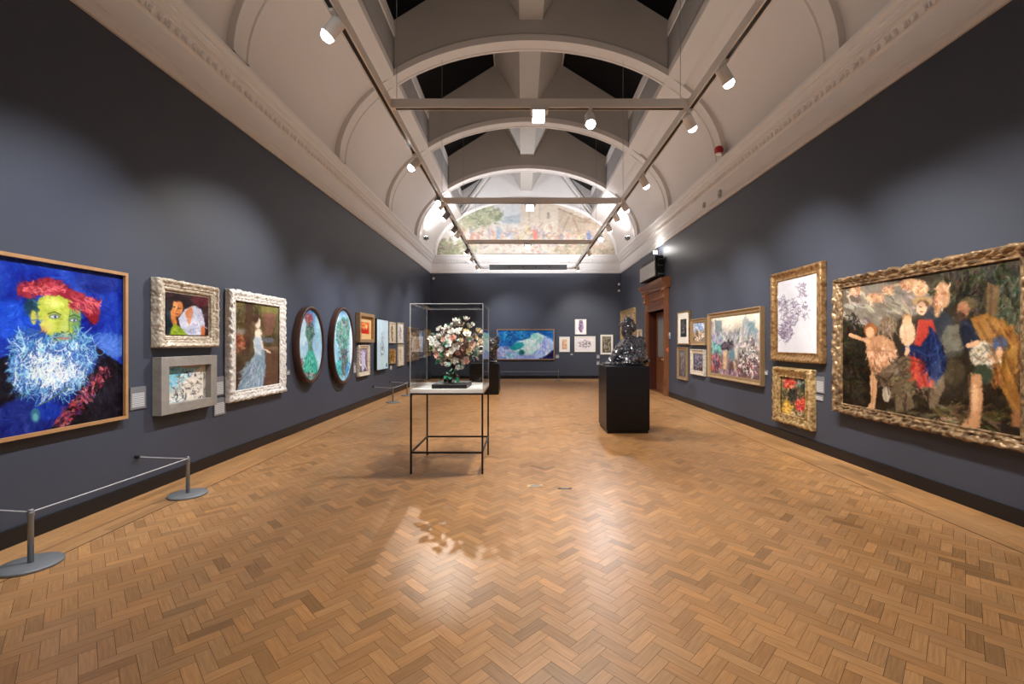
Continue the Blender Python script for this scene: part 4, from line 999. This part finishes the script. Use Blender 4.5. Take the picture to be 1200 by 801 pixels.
for k in range(3):
    for nm, mm in (('w', M_fw), ('p', M_fp), ('c', M_fc), ('t', M_ft), ('y', M_fy)):
        me = blossom_mesh(k); me.materials.append(mm); bl_src[(k, nm)] = me
def leaf_mesh(mm, s):
    bm = bmesh.new(); rn = random.Random(s); G = []
    for i in range(7):
        u = i/6; wd = .026*math.sin(PI*(.04+.94*u))*(1+.15*(i % 2)); row = []
        for j in (-1, 0, 1): row.append(bm.verts.new((u*.085, wd*j, .02*math.sin(PI*u)+.006*abs(j)-.01*u)))
        G.append(row)
    for i in range(6):
        for j in range(2): bm.faces.new((G[i][j], G[i][j+1], G[i+1][j+1], G[i+1][j]))
    me = bpy.data.meshes.new('leaf'); bm.to_mesh(me); bm.free(); me.materials.append(mm); me.shade_smooth(); return me
lf_src = [leaf_mesh(M_lg, 1), leaf_mesh(M_ft, 2), leaf_mesh(M_ld, 3), leaf_mesh(M_fw, 4)]
# twig core: trunk, branches, dark mass
rn = random.Random(21); BC = Vector((.03, 0, .55)); R3 = Vector((.34, .27, .29))
bm = bmesh.new()
cyl(bm, (-.05,0,.04), (.02,.0,.30), .028, .035, 10); cyl(bm, (.05,.02,.04), (-.02,0,.30), .02, .028, 10)
tips = []
for k in range(104):
    th = PI*(3-math.sqrt(5))*k; zc = 1-2*(k+.5)/104; r = math.sqrt(1-zc*zc)
    d = Vector((r*math.cos(th), r*math.sin(th), zc)); q = rn.uniform(.62, 1.12)*(1+.22*noise.noise(d*1.9+Vector((3,1,7))))*(1.06 if d.x > 0 else .95)
    p = BC+Vector((d.x*R3.x, d.y*R3.y, d.z*R3.z))*q
    p.x = max(-.34, min(.375, p.x)); p.y = max(-.33, min(.33, p.y)); p.z = min(.90, p.z)
    if p.z < .36 and abs(p.x) > .24: continue
    tips.append((p, d))
for p, d in tips: cyl(bm, (rn.uniform(-.04,.04), rn.uniform(-.03,.03), rn.uniform(.28,.42)), p, .010, .004, 5)
obj('twigs', bm, M_ld, ft, True)
bm = bmesh.new(); ico(bm, BC-Vector((0,0,.03)), (.19,.16,.17), 3)
for v in bm.verts: v.co += v.co.normalized()*.05*noise.noise(v.co*14)
obj('dark_foliage_core', bm, M_ld, ft, True)
for k, (p, d) in enumerate(tips):
    if p.x < .10 and p.z > .52: c = rn.choice('wwwwwp')
    elif p.z > .72: c = rn.choice('wwtpw')
    elif p.x > .12: c = rn.choice('cypwtc')
    else: c = rn.choice('ppcwcw')
    if p.z < .36: c = rn.choice('wp')
    o = bpy.data.objects.new('blossom', bl_src[(k % 3, c)]); COL.objects.link(o); o.parent = ft; o.location = p
    o.rotation_mode = 'QUATERNION'; dd = (d+Vector((rn.uniform(-.4,.4), rn.uniform(-.6,.1), rn.uniform(-.2,.5)))).normalized()
    o.rotation_quaternion = Vector((0,0,1)).rotation_difference(dd) @ Quaternion((0,0,1), rn.uniform(0,6)); s_ = rn.uniform(.65, 1.15); o.scale = (s_,)*3
def leaf_at(p, d, i, s_=1):
    o = bpy.data.objects.new('leaf', lf_src[i]); COL.objects.link(o); o.parent = ft; o.location = p
    o.rotation_mode = 'QUATERNION'; o.rotation_quaternion = d.normalized().to_track_quat('X', 'Z') @ Quaternion((1,0,0), rn.uniform(-1,1)); o.scale = (s_,)*3
for k in range(70):
    d = Vector((rn.gauss(0,1), rn.gauss(0,1), rn.gauss(0,1))).normalized()
    p = BC+Vector((d.x*R3.x, d.y*R3.y, d.z*R3.z))*rn.uniform(.72, .98)
    leaf_at(p, d+Vector((rn.uniform(-.6,.6), rn.uniform(-.6,.6), rn.uniform(-.6,.6))), 0 if (p.x < -.05 and p.z < .6) else rn.choice([0,1,2,3,3]), rn.uniform(.7, 1.3))
for k in range(26):
    a = rn.uniform(0, 6.28); z = rn.uniform(.06, .30); p = Vector((.05*math.cos(a)-.03, .05*math.sin(a), z))
    leaf_at(p, Vector((math.cos(a)*rn.uniform(.5,1), math.sin(a), rn.uniform(-.7,.6))), rn.choice([0,0,0,1,2]), rn.uniform(.8, 1.2))

# ================================================================== BRONZES
def sculpt(name, blobs, m, parent, vox=.013, amp=.014, freq=22, seed=0):
    bm = bmesh.new()
    for b in blobs:
        if len(b) == 2: ico(bm, b[0], b[1], 3)
        else:
            p0, p1, r0, r1 = b; p0 = Vector(p0); p1 = Vector(p1); n = 9
            for i in range(n+1):
                t = i/n; r = r0+(r1-r0)*t; ico(bm, p0.lerp(p1, t), (r, r, r), 2)
    me = bpy.data.meshes.new(name+'_raw'); bm.to_mesh(me); bm.free()
    o = bpy.data.objects.new(name, me); COL.objects.link(o)
    md = o.modifiers.new('r', 'REMESH'); md.mode = 'VOXEL'; md.voxel_size = vox
    s = o.modifiers.new('s', 'SMOOTH'); s.iterations = 3; s.factor = .5
    dg = bpy.context.evaluated_depsgraph_get(); me2 = bpy.data.meshes.new_from_object(o.evaluated_get(dg))
    o.modifiers.clear(); o.data = me2; me2.name = name; bpy.data.meshes.remove(me)
    nv = len(me2.vertices); co = np.zeros(nv*3); me2.vertices.foreach_get('co', co); co = co.reshape(-1,3)
    no = np.zeros(nv*3); me2.vertices.foreach_get('normal', no); no = no.reshape(-1,3)
    for i in range(nv):
        p = Vector(co[i]); a = abs(noise.noise(p*freq+Vector((seed,0,0))))*1.6+.6*noise.noise(p*freq*2.1)-.35
        co[i] += no[i]*amp*a
    co[:,2] = np.maximum(co[:,2], 0)
    me2.vertices.foreach_set('co', co.ravel()); me2.materials.clear(); me2.materials.append(m); me2.update()
    o.parent = parent
    return o
PBX0, PBX1, PBY0, PBY1, PBZ = 1.483, 2.243, 7.78, 8.56, 1.18
bpc = ((PBX0+PBX1)/2, (PBY0+PBY1)/2)
t = empty('pedestal', (bpc[0], bpc[1], 0)); tag(t, 'black square pedestal carrying the large bronze bust', 'pedestal')
hx, hy = (PBX1-PBX0)/2, (PBY1-PBY0)/2
bm = bmesh.new(); box(bm, -hx, hx, -hy, hy, .06, PBZ, .004); obj('body', bm, M_base, t)
bm = bmesh.new(); box(bm, -hx+.02, hx-.02, -hy+.02, hy-.02, 0, .062); obj('plinth', bm, M_dark, t)
k_ = .001377
def Z(zx, zy, dy=0): return ((zx-350)*k_, dy, (722-zy)*k_)
bust = empty('bronze_bust', (1.915, 8.17, PBZ)); bust.scale = (1.1, 1.05, 1.0); tag(bust, 'large rough black bronze bust of a seated person with folded arms on a black pedestal', 'sculpture')
B = []
def E(zx, zy, rx, rz, ry=None, dy=0): B.append((Z(zx, zy, dy), (rx*k_, (ry if ry else rx)*k_, rz*k_)))
E(374,235,70,92,72); E(345,255,48,70,54); E(416,215,64,80,66); E(362,165,72,42,66); E(315,182,42,20,40); E(292,186,22,12,22); E(372,105,34,34,34); E(395,130,50,32,46); E(345,120,20,16)
E(306,250,13,24,14); E(296,262,10,10,10); E(316,222,22,9,34); E(318,292,20,10,22); E(326,312,26,18,28); E(322,270,14,16,36)
B.append((Z(375,300), Z(385,370), .062, .085))
E(400,440,110,90,120); E(400,520,135,120,150); E(400,630,170,95,190); E(480,400,70,60,70, .0)
B.append((Z(470,410,-.14), Z(505,590,-.20), .085, .085)); B.append((Z(505,600,-.20), Z(310,690,-.22), .085, .055))
B.append((Z(350,420,.10), Z(240,560,.10), .075, .070)); B.append((Z(240,560,.08), Z(150,680,-.02), .065, .045)); B.append((Z(330,440,-.06), Z(190,640,-.05), .075, .05))
B.append((Z(310,690,-.22), Z(120,700,-.14), .05, .03)); E(110,700,50,18,60); E(590,665,50,55,90); E(540,600,70,110,120, .05); E(350,700,230,22,200)
E(440,375,85,45,70); E(525,450,50,120,90,-.05); E(500,390,60,50,90,-.05); E(390,360,60,40,60)
for k in range(5): B.append((Z(150+k*8,690,-.16+k*.03), Z(70+k*10,708,-.17+k*.035), .016, .012))
sculpt('bust_body', B, M_bronze, bust, .012, .022, 13, 1)
# second bronze behind the case
t = empty('pedestal', (-1.15, 14.0, 0)); tag(t, 'dark grey pedestal half hidden behind the glass case', 'pedestal')
bm = bmesh.new(); box(bm, -.45, .45, -.43, .43, .05, .955, .004); obj('body', bm, M_base, t)
bm = bmesh.new(); box(bm, -.43, .43, -.41, .41, 0, .052); obj('plinth', bm, M_dark, t)
s2 = empty('bronze_figure', (-1.02, 13.95, .955)); tag(s2, 'knobbly dark bronze figure standing behind the glass case', 'sculpture')
B = [((0,0,.05),(.26,.2,.05)), ((.02,0,.22),(.14,.13,.2)), ((.0,0,.45),(.2,.17,.2)), ((.1,0,.62),(.18,.15,.16)), ((.22,0,.72),(.11,.1,.1)), ((-.05,0,.70),(.14,.12,.13)), ((.2,-.02,.5),(.1,.1,.09)), ((-.18,0,.5),(.1,.1,.1)), ((.16,0,.28),(.07,.07,.12)), ((-.02,0,.82),(.07,.07,.07)), ((.25,0,.80),(.06,.05,.05))]
sculpt('figure_body', B, M_bronze, s2, .018, .03, 12, 5)

# ================================================================== DOORWAY
t = empty('door_1', (XR, (DY0+DY1)/2, 0)); struct(t)
def dbox(nm, x0, x1, y0, y1, z0, z1, m, bev=.006, par=None, base=None):
    bm = bmesh.new(); box(bm, x0-XR, x1-XR, y0-(DY0+DY1)/2, y1-(DY0+DY1)/2, z0, z1, bev); return obj(nm, bm, m, par or t)
for a, b in ((DY0-.27, DY0), (DY1, DY1+.27)):
    bm = bmesh.new(); c = (a+b)/2-(DY0+DY1)/2; h = (b-a)/2
    box(bm, -.05, 0, c-h, c+h, 0, DZ+.62, .004); box(bm, -.075, -.05, c-h*.72, c+h*.72, .32, DZ+.55, .006); box(bm, -.09, 0, c-h*1.04, c+h*1.04, 0, .28, .008)
    for k in (-.45, 0, .45): box(bm, -.088, -.075, c+k*h-.02, c+k*h+.02, .36, DZ+.1, .004)
    box(bm, -.14, -.05, c-h*.6, c+h*.6, DZ+.28, DZ+.62, .02); ico(bm, (-.13, c, DZ+.34), (.04,.09,.07), 2); ico(bm, (-.15, c, DZ+.55), (.05,.10,.06), 2)
    obj('pilaster', bm, M_mahog, t)
bm = bmesh.new(); y0, y1 = DY0-(DY0+DY1)/2, DY1-(DY0+DY1)/2
box(bm, -.05, 0, y0, y1, DZ, DZ+.64, .004); box(bm, -.075, -.05, y0+.02, y1-.02, DZ+.0, DZ+.10, .006); box(bm, -.07, -.05, y0+.1, y1-.1, DZ+.16, DZ+.20); box(bm, -.07, -.05, y0+.1, y1-.1, DZ+.52, DZ+.56)
for a in (y0+.1, y1-.14): box(bm, -.07, -.05, a, a+.04, DZ+.2, DZ+.52)
for k in range(9):
    u = (k-4)/4.5; ico(bm, (-.055, u*.7, DZ+.36), (.02,.075,.05+.03*math.cos(u*3)), 2)
obj('carved_frieze', bm, M_mahog, t)
bm = bmesh.new()
prof = [(0,DZ+.62),(-.10,DZ+.62),(-.12,DZ+.66),(-.17,DZ+.70),(-.17,DZ+.73),(-.24,DZ+.80),(-.27,DZ+.86),(-.27,DZ+.89),(0,DZ+.93)]
prism(bm, prof, y0-.42, y1+.42); obj('cornice', bm, M_mahog, t)
bm = bmesh.new(); X0, X1 = 0, .42
box(bm, X0, X1, y1, y1+.03, 0, DZ); box(bm, X0, X1, y0-.03, y0, 0, DZ); box(bm, X0, X1, y0, y1, DZ, DZ+.03); box(bm, .30, .34, y1-.05, y1, 0, DZ); box(bm, .30,.34, y0, y0+.05, 0, DZ)
obj('reveal_lining', bm, M_mahogd, t)
M_pane = mat('door_glass', (.30,.34,.36), .12, spec=.6)
for (a, b, hs) in ((y0+.05, -.004, 1), (.004, y1-.05, -1)):
    bm = bmesh.new(); s_ = .11
    box(bm, .24, .29, a, a+s_, .02, DZ-.02, .004); box(bm, .24, .29, b-s_, b, .02, DZ-.02, .004)
    for z0, z1 in ((.02,.26),(.98,1.12),(DZ-.16,DZ-.02),(.52,.60)): box(bm, .24, .29, a+s_, b-s_, z0, z1, .003)
    for z0, z1 in ((.26,.52),(.60,.98)): box(bm, .255, .28, a+s_, b-s_, z0, z1); box(bm, .247, .26, a+s_+.05, b-s_-.05, z0+.05, z1-.05, .006)
    lf = obj('door_leaf', bm, M_mahog, t)
    bm = bmesh.new(); box(bm, .262, .270, a+s_-.005, b-s_+.005, 1.12, DZ-.16); obj('glass_pane', bm, M_pane, lf)
    hy_ = b-s_/2 if hs == 1 else a+s_/2
    bm = bmesh.new(); cyl(bm, (.24,hy_,1.05), (.19,hy_,1.05), .012, .012, 12); ico(bm, (.18,hy_,1.05), (.02,.03,.03), 2); box(bm, .232,.241, hy_-.025, hy_+.025, .95, 1.15, .003); obj('door_handle', bm, M_goldb, lf)
bm = bmesh.new(); box(bm, .42, .5, y0-.1, y1+.1, 0, DZ+.1); obj('back_panel', bm, M_base, t)
# threshold
bm = bmesh.new(); box(bm, 0, .42, y0, y1, -.002, .004); obj('threshold', bm, M_mahog, t)
# small signs near the door
t = empty('door_sign', (XR-.006, Ry(785), zz(393, Ry(785))), ROT['R']); tag(t, 'small blue and white notice beside the doorway', 'sign')
M_blue = mat('blue_plastic', (.05,.30,.55), .4)
bm = bmesh.new(); box(bm, -.06, .06, -.008, 0, -.09, .09, .002); obj('plate', bm, mat('sign_white', (.7,.72,.75), .4), t)
bm = bmesh.new(); box(bm, -.055, .055, -.010, -.008, -.085, .0); obj('blue_field', bm, M_blue, t)
t = empty('call_point', (XR-.006, Ry(783.5), zz(409.5, Ry(783.5))), ROT['R']); tag(t, 'little orange-red box beside the doorway under the blue notice', 'fire alarm button')
bm = bmesh.new(); box(bm, -.045, .045, -.05, 0, -.06, .06, .006); obj('housing', bm, mat('orange_red', (.6,.12,.05), .4), t)
bm = bmesh.new(); box(bm, -.028, .028, -.053, -.05, -.028, .028, .002); obj('window', bm, M_white, t)

# heater unit above the doorway
HX0, HY0, HY1, HZ0, HZ1 = 4.06, 13.55, 15.30, 3.62, 4.26
t = empty('wall_heater', (XR, (HY0+HY1)/2, HZ0)); tag(t, 'white wall-hung air unit with black ends above the doorway', 'air conditioner')
hh = (HY1-HY0)/2; H = HZ1-HZ0
bm = bmesh.new(); box(bm, HX0-XR+.02, -.04, -hh, hh, 0, H, .01); obj('casing', bm, M_dark, t)
bm = bmesh.new(); box(bm, HX0-XR, HX0-XR+.02, -hh+.03, hh-.03, .03, H*.76, .006); obj('front_panel', bm, mat('pale_grey_panel', (.52,.51,.49), .45), t)
bm = bmesh.new()
for k in range(7): box(bm, HX0-XR+.004, HX0-XR+.02, -hh+.05, hh-.05, H*.80+k*.018, H*.80+k*.018+.008)
obj('grille', bm, M_greyp, t)
bm = bmesh.new()
for k in (-.25, .0, .2): box(bm, -.20, 0, -hh-.03, -hh-.012, H*.5+k, H*.5+k+.02); box(bm, -.20, -.18, -hh-.03, -hh, H*.5+k-.02, H*.5+k+.05)
obj('bracket', bm, M_greyp, t)

# ================================================================== TRACK RIG AND LAMPS
LAST = 17.75
rig = empty('lighting_rig', (0, 0, TZ)); tag(rig, 'suspended white rectangular lighting track grid hung under the vaulted ceiling', 'lighting track')
def rbox(nm, x0, x1, y0, y1, m=M_white, slot=None):
    bm = bmesh.new(); box(bm, x0, x1, y0, y1, -.055, .055, .004)
    if slot == 'y': box(bm, x0+.02, x1-.02, y0+.05, y1-.05, -.058, -.054, mi=1)
    if slot == 'x': box(bm, x0+.05, x1-.05, y0+.02, y1-.02, -.058, -.054, mi=1)
    return obj(nm, bm, [m, M_dark], rig)
rbox('side_track', TXL-.04, TXL+.04, YF+.3, LAST+.05, slot='y'); rbox('side_track', TXR-.04, TXR+.04, YF+.3, LAST+.05, slot='y')
BARS = [5.6, 9.4, 13.25, LAST, 1.8, -2]
for y in BARS: rbox('cross_bar', TXL+.041, TXR-.041, y-.04, y+.04, slot='x')
for y in (-.8, 2.58, 5.96, 9.34, 12.72, 16.10):
    for x in (TXL, TXR):
        zt = VZ+(VB-.05)*math.sqrt(1-((x-CX)/VA)**2)-TZ
        bm = bmesh.new(); cyl(bm, (x, y, .05), (x, y, zt), .004, .004, 6); obj('suspension_wire', bm, M_greyp, rig)
# added upward fill lights over the tracks, to brighten the ceiling
def strip(x, y, sx, sy, power, col=(1,.93,.85)):
    ld = bpy.data.lights.new('ceiling_fill', 'AREA'); ld.shape = 'RECTANGLE'; ld.size = sx; ld.size_y = sy; ld.energy = power; ld.color = col
    o = bpy.data.objects.new('ceiling_fill', ld); COL.objects.link(o); o.parent = rig; o.location = (x, y, .07); o.rotation_euler = (PI, 0, 0)
for y in (-1.5, 1.5, 4.5, 7.5, 10.5, 13.2):
    for x in (TXL, TXR): strip(x, y, .05, 2.6, FILL_W*2.6)
for x in (TXL, TXR): strip(x, 16.95, .05, 1.3, 13, (.95,.97,1))  # more added fill, for the vault of the end bay
# floor-washing diffusers under the cross bars come with the lamps below

WARM = (1, .90, .78); COOL = (.93, .95, 1.0); NEUT = (1, .95, .89)
def lamp(x, y, aim, power=1.0, cone=62, blend=1.0, col=NEUT, label='', r=.062, L=.17, zt=TZ-.058, drop=.13, radius=.05, kind='spotlight', dark=False):
    root = empty('track_spotlight', (x, y, zt)); tag(root, label, 'spotlight', 'track spotlights')
    pv = Vector((0, 0, -drop)); d = (Vector(aim)-(Vector((x, y, zt))+pv)).normalized()
    Q = Vector((0,0,-1)).rotation_difference(d).to_matrix().to_4x4(); Mx = Matrix.Translation(pv) @ Q
    hm = M_greyp if dark else M_white
    bm = bmesh.new(); box(bm, -.02, .02, -.07, .07, -.03, 0, .003); cyl(bm, (0,0,-.03), (0,0,-drop+.02), .010, .010, 10); obj('adapter', bm, hm, root)
    bm = bmesh.new(); lathe(bm, [(r*.55, L*.55), (r*.95, L*.45), (r, L*.35), (r, -L*.42), (r*1.05, -L*.44), (r*1.05, -L*.5), (r*.9, -L*.5), (r*.86, -L*.42)], 24)
    for v in bm.verts: v.co = Mx @ v.co
    obj('housing', bm, hm, root, False)
    bm = bmesh.new(); lathe(bm, [(r*.88, -L*.49), (r*.88, -L*.62), (r*.75, -L*.74), (r*.4, -L*.82), (r*.05, -L*.84)], 24)
    for v in bm.verts: v.co = Mx @ v.co
    obj('lens', bm, M_lens, root)
    if power > 0:
        ld = bpy.data.lights.new('spot', 'SPOT'); ld.energy = SPOT_W*power; ld.spot_size = math.radians(cone*1.12); ld.spot_blend = blend
        ld.shadow_soft_size = radius; ld.color = col
        o = bpy.data.objects.new('spot_beam', ld); COL.objects.link(o); o.parent = root; o.location = pv+d*(L*.86+.06)
        o.rotation_euler = Vector((0,0,-1)).rotation_difference(d).to_euler()
    return root
WL, WR = XL+.05, XR-.05
# left track
lamp(TXL, 1.6, (WL, 2.6, 1.3), .8, 70, label='left track spotlight nearest the camera, out past the picture edge')
lamp(TXL, 3.97, (WL, 3.9, 1.55), 1.25, 62, col=COOL, label='bright left-track spotlight at the top edge above the blue portrait')
lamp(TXL, 6.99, (WL, 6.1, 1.5), 1.6, 72, label='left-track spotlight by itself below the first cross bar')
lamp(TXL, 8.86, (-.88, 5.75, 1.50), 2.7, 16.5, 1.0, label='left-track spotlight turned back towards the flower case', radius=.022, dark=True)
lamp(TXL, 9.15, (WL, 8.6, 1.5), 1.1, 56, col=COOL, label='left-track spotlight paired with the one turned to the flower case')
lamp(TXL, 9.87, (WL, 9.9, 1.5), 1.1, 56, col=COOL, label='small left-track spotlight just past the second cross bar', dark=True)
lamp(TXL, 11.06, (WL, 11.4, 1.5), 1.1, 60, label='grey left-track spotlight between second and third cross bars', dark=True)
lamp(TXL, 11.64, (WL, 12.7, 1.5), .9, 60, label='bright left-track spotlight between second and third cross bars')
lamp(TXL, 13.7, (WL, 14.6, 1.5), 1.0, 66, label='left-track spotlight just past the third cross bar', dark=True)
lamp(TXL, 15.0, (WL, 16.9, 1.5), 1.2, 72, label='left-track spotlight near the far end')
lamp(TXL, 16.6, (-.1, YB, 1.5), 1.3, 64, col=COOL, label='left-track spotlight farthest from the camera')
# right track
lamp(TXR, 1.9, (WR, 3.2, 1.5), .8, 70, label='right track spotlight nearest the camera, out past the picture edge')
lamp(TXR, 3.3, (WR, 4.7, 1.65), 1.05, 60, col=WARM, label='right track spotlight above the very large painting, beyond the top edge')
lamp(TXR, 4.67, (WR, 5.3, 1.5), 1.0, 66, label='long bright right-track spotlight nearest the top edge')
lamp(TXR, 5.65, (WR, 7.1, 1.7), 1.6, 66, label='right-track spotlight at the first cross bar')
lamp(TXR, 7.76, (WR, 9.1, 1.5), 1.5, 62, label='long right-track spotlight halfway between first and second cross bars')
lamp(TXR, 9.2, (WR, 10.9, 1.5), 1.0, 58, label='right-track spotlight at the second cross bar')
lamp(TXR, 10.0, (WR, 12.1, 1.5), .9, 56, label='pale right-track spotlight just past the second cross bar')
lamp(TXR, 10.9, (WR, 14.2, 1.5), .8, 60, col=WARM, label='right-track spotlight between the second and third cross bars')
lamp(TXL, 2.6, (-.92, 5.75, 1.60), 2.6, 26, label='left track spotlight past the top edge, turned to the flower case', radius=.03)
lamp(TXL, 3.2, (1.8, 8.1, 1.65), 4.2, 22, col=COOL, label='left track spotlight past the top edge, turned to the bust', radius=.03)
lamp(TXR, 12.0, (1.9, 8.2, 1.7), .9, 34, col=COOL, label='right-track spotlight turned back towards the bust')
lamp(TXR, 14.0, (WR, 17.5, 1.9), 1.1, 60, col=WARM, label='right-track spotlight past the third cross bar')
lamp(TXR, 16.8, (2.9, YB, 1.6), 1.2, 70, label='right-track spotlight farthest from the camera')
# cross-bar lamps
def square_lamp(x, y, power, label):
    root = empty('downlight', (x, y, TZ-.058)); tag(root, label, 'downlight', 'square downlights on the cross bars')
    bm = bmesh.new(); box(bm, -.10, .12, -.06, .06, -.05, 0, .004); obj('gear_box', bm, M_white, root)
    bm = bmesh.new(); box(bm, -.085, .085, -.085, .085, -.14, -.045, .006); obj('housing', bm, M_white, root)
    bm = bmesh.new(); box(bm, -.07, .07, -.088, -.082, -.135, -.055, .002); box(bm, -.07, .07, -.07, .07, -.144, -.138); obj('diffuser', bm, M_lens, root)
    ld = bpy.data.lights.new('down', 'SPOT'); ld.energy = SPOT_W*power; ld.spot_size = math.radians(120); ld.spot_blend = 1; ld.shadow_soft_size = .08; ld.color = WARM
    o = bpy.data.objects.new('down_beam', ld); COL.objects.link(o); o.parent = root; o.location = (0,0,-.18)
square_lamp(.21, 5.6, 1.45, 'square white downlight in the middle of the nearest cross bar')
square_lamp(.17, 9.4, 2.0, 'square white downlight under the second cross bar')
square_lamp(.17, 13.25, 2.0, 'square white downlight under the third cross bar')
square_lamp(.2, 1.8, .75, 'square white downlight on the cross bar over the camera')
lamp(.86, 5.6, (1.0, 3.4, 0), .8, 60, col=WARM, label='bright round spotlight on the nearest cross bar, right of the square downlight')
# slim bright connector on the first cross bar
# strip luminaire at the far end
t = empty('strip_luminaire', (.25, LAST-.22, TZ-.03)); tag(t, 'long grey strip luminaire hanging at the far end of the track grid', 'strip light')
bm = bmesh.new(); box(bm, -1.53, 1.53, -.07, .07, -.09, .09, .006); obj('housing', bm, M_greyp, t)
bm = bmesh.new()
for k in (-.75, -.2, .3, .85): cyl(bm, (k,-.075,0), (k,-.068,0), .022, .022, 14)
obj('sensor_cap', bm, M_dark, t)
bm = bmesh.new()
for k in (-1.0, 1.0): cyl(bm, (k, 0, .09), (k, .17, .085), .010)
obj('hanger', bm, M_white, t)
for x in (-.9, .0, 1.0):
    ld = bpy.data.lights.new('wallwash', 'AREA'); ld.shape = 'RECTANGLE'; ld.size = .8; ld.size_y = .08; ld.energy = 26; ld.color = COOL
    o = bpy.data.objects.new('wallwash', ld); COL.objects.link(o); o.parent = t; o.location = (x, .05, .10); o.rotation_euler = (PI-.5, 0, 0)
# floodlights on the cornice of the last bay
for s, lb in ((-1, 'left'), (1, 'right')):
    x = CX+s*3.80
    t = empty('floodlight', (x, 16.75, ZC1+.005)); tag(t, 'small grey floodlight standing on the %s cornice in the white-lit end bay' % lb, 'floodlight', 'floodlights on the cornice')
    bm = bmesh.new(); box(bm, -.09, .09, -.05, .05, .05, .17, .008); box(bm, -.015, .015, -.02, .02, 0, .06); obj('housing', bm, M_greyp, t)
    bm = bmesh.new(); box(bm, -.07, .07, -.04, .04, .171, .176); obj('lens', bm, M_lens, t)
    ld = bpy.data.lights.new('flood', 'SPOT'); ld.energy = FLOOD_W*2.9; ld.spot_size = math.radians(150); ld.spot_blend = .6; ld.shadow_soft_size = .08; ld.color = COOL
    o = bpy.data.objects.new('flood_beam', ld); COL.objects.link(o); o.parent = t; o.location = (0, .03, .2)
    d = Vector((CX-x, 1.6, 2.0)).normalized(); o.rotation_euler = Vector((0,0,-1)).rotation_difference(d).to_euler()
# spotlight on the air unit
t = empty('wall_spotlight', (4.18, 13.9, HZ1)); tag(t, 'bright little spotlight standing on top of the air unit', 'spotlight')
bm = bmesh.new(); cyl(bm, (0,0,0), (0,0,.10), .012); box(bm, -.07, .05, -.04, .04, .09, .20, .008); obj('housing', bm, M_greyp, t)
bm = bmesh.new(); box(bm, -.064, .044, -.044, -.040, .10, .19); box(bm, -.06, .04, -.03, .03, .2, .204); obj('lens', bm, M_lens, t)
ld = bpy.data.lights.new('spot', 'POINT'); ld.energy = 18; ld.shadow_soft_size = .05; ld.color = NEUT
o = bpy.data.objects.new('spot_beam', ld); COL.objects.link(o); o.parent = t; o.location = (-.10, 0, .26)

# ================================================================== SMALL WALL FITTINGS
t = empty('alarm_sounder', (4.05, 9.12, ZC1+.03)); tag(t, 'red alarm sounder on the right side of the vault above the cornice', 'alarm')
bm = bmesh.new(); lathe(bm, [(.055,.0),(.06,.02),(.06,.03)], 20); obj('base', bm, M_white, t)
bm = bmesh.new(); lathe(bm, [(.06,.03),(.085,.05),(.085,.12),(.07,.16),(.03,.18)], 24); obj('sounder_body', bm, M_red, t, True)
for y, z, lb in ((9.63, 4.82, 'larger grey sensor box on the right cornice, nearer the camera'), (10.45, 4.83, 'smaller grey sensor box on the right cornice, farther along')):
    t = empty('sensor_box', (XR-.045, y, z), ROT['R']); tag(t, lb, 'sensor'); s_ = 1 if y < 10 else .75
    bm = bmesh.new(); box(bm, -.05*s_, .05*s_, -.05, .0, -.08*s_, .08*s_, .008); obj('housing', bm, mat('sensor_grey', (.42,.43,.44), .4), t)
    bm = bmesh.new(); box(bm, -.03*s_, .03*s_, -.054, -.05, -.05*s_, .0, .002); obj('window', bm, M_greyp, t)
def camera_box(x, y, z, label, s=1):
    t = empty('security_camera', (x, y, z)); tag(t, label, 'security camera')
    bm = bmesh.new(); cyl(bm, (0,.05,0), (0,-.02,-.01), .012); box(bm, -.03, .03, .035, .05, -.03, .03, .003); obj('bracket', bm, M_white, t)
    bm = bmesh.new(); box(bm, -.035*s, .035*s, -.14, -.01, -.05*s, .04*s, .008); obj('housing', bm, M_white, t)
    bm = bmesh.new(); cyl(bm, (0,-.146,0), (0,-.139,0), .02, .02, 14); obj('lens', bm, M_dark, t)
camera_box(XL+.15, YB-.05, zz(326.5, YB), 'tiny white camera high in the far left corner')
camera_box(XR-.10, YB-.05, zz(333, YB), 'upper small white camera in the far right corner')
camera_box(XR-.10, YB-.05, zz(340.5, YB), 'lower small white camera in the far right corner', .9)
# floor socket plates
for (x, y, wx, wy, lb, mm) in ((.145, 4.95, .17, .10, 'brass-coloured floor socket plate on the parquet in front of the table', M_goldb), (.47, 4.86, .15, .035, 'narrow dark slot plate in the parquet right of the floor socket', M_dark)):
    t = empty('floor_socket', (x, y, .0005)); tag(t, lb, 'floor socket')
    bm = bmesh.new(); box(bm, -wx/2, wx/2, -wy/2, wy/2, 0, .003, .001); obj('plate', bm, mm, t)
    bm = bmesh.new(); box(bm, -wx*.3, wx*.3, -wy*.3, wy*.3, .003, .004); obj('lid', bm, M_grey, t)
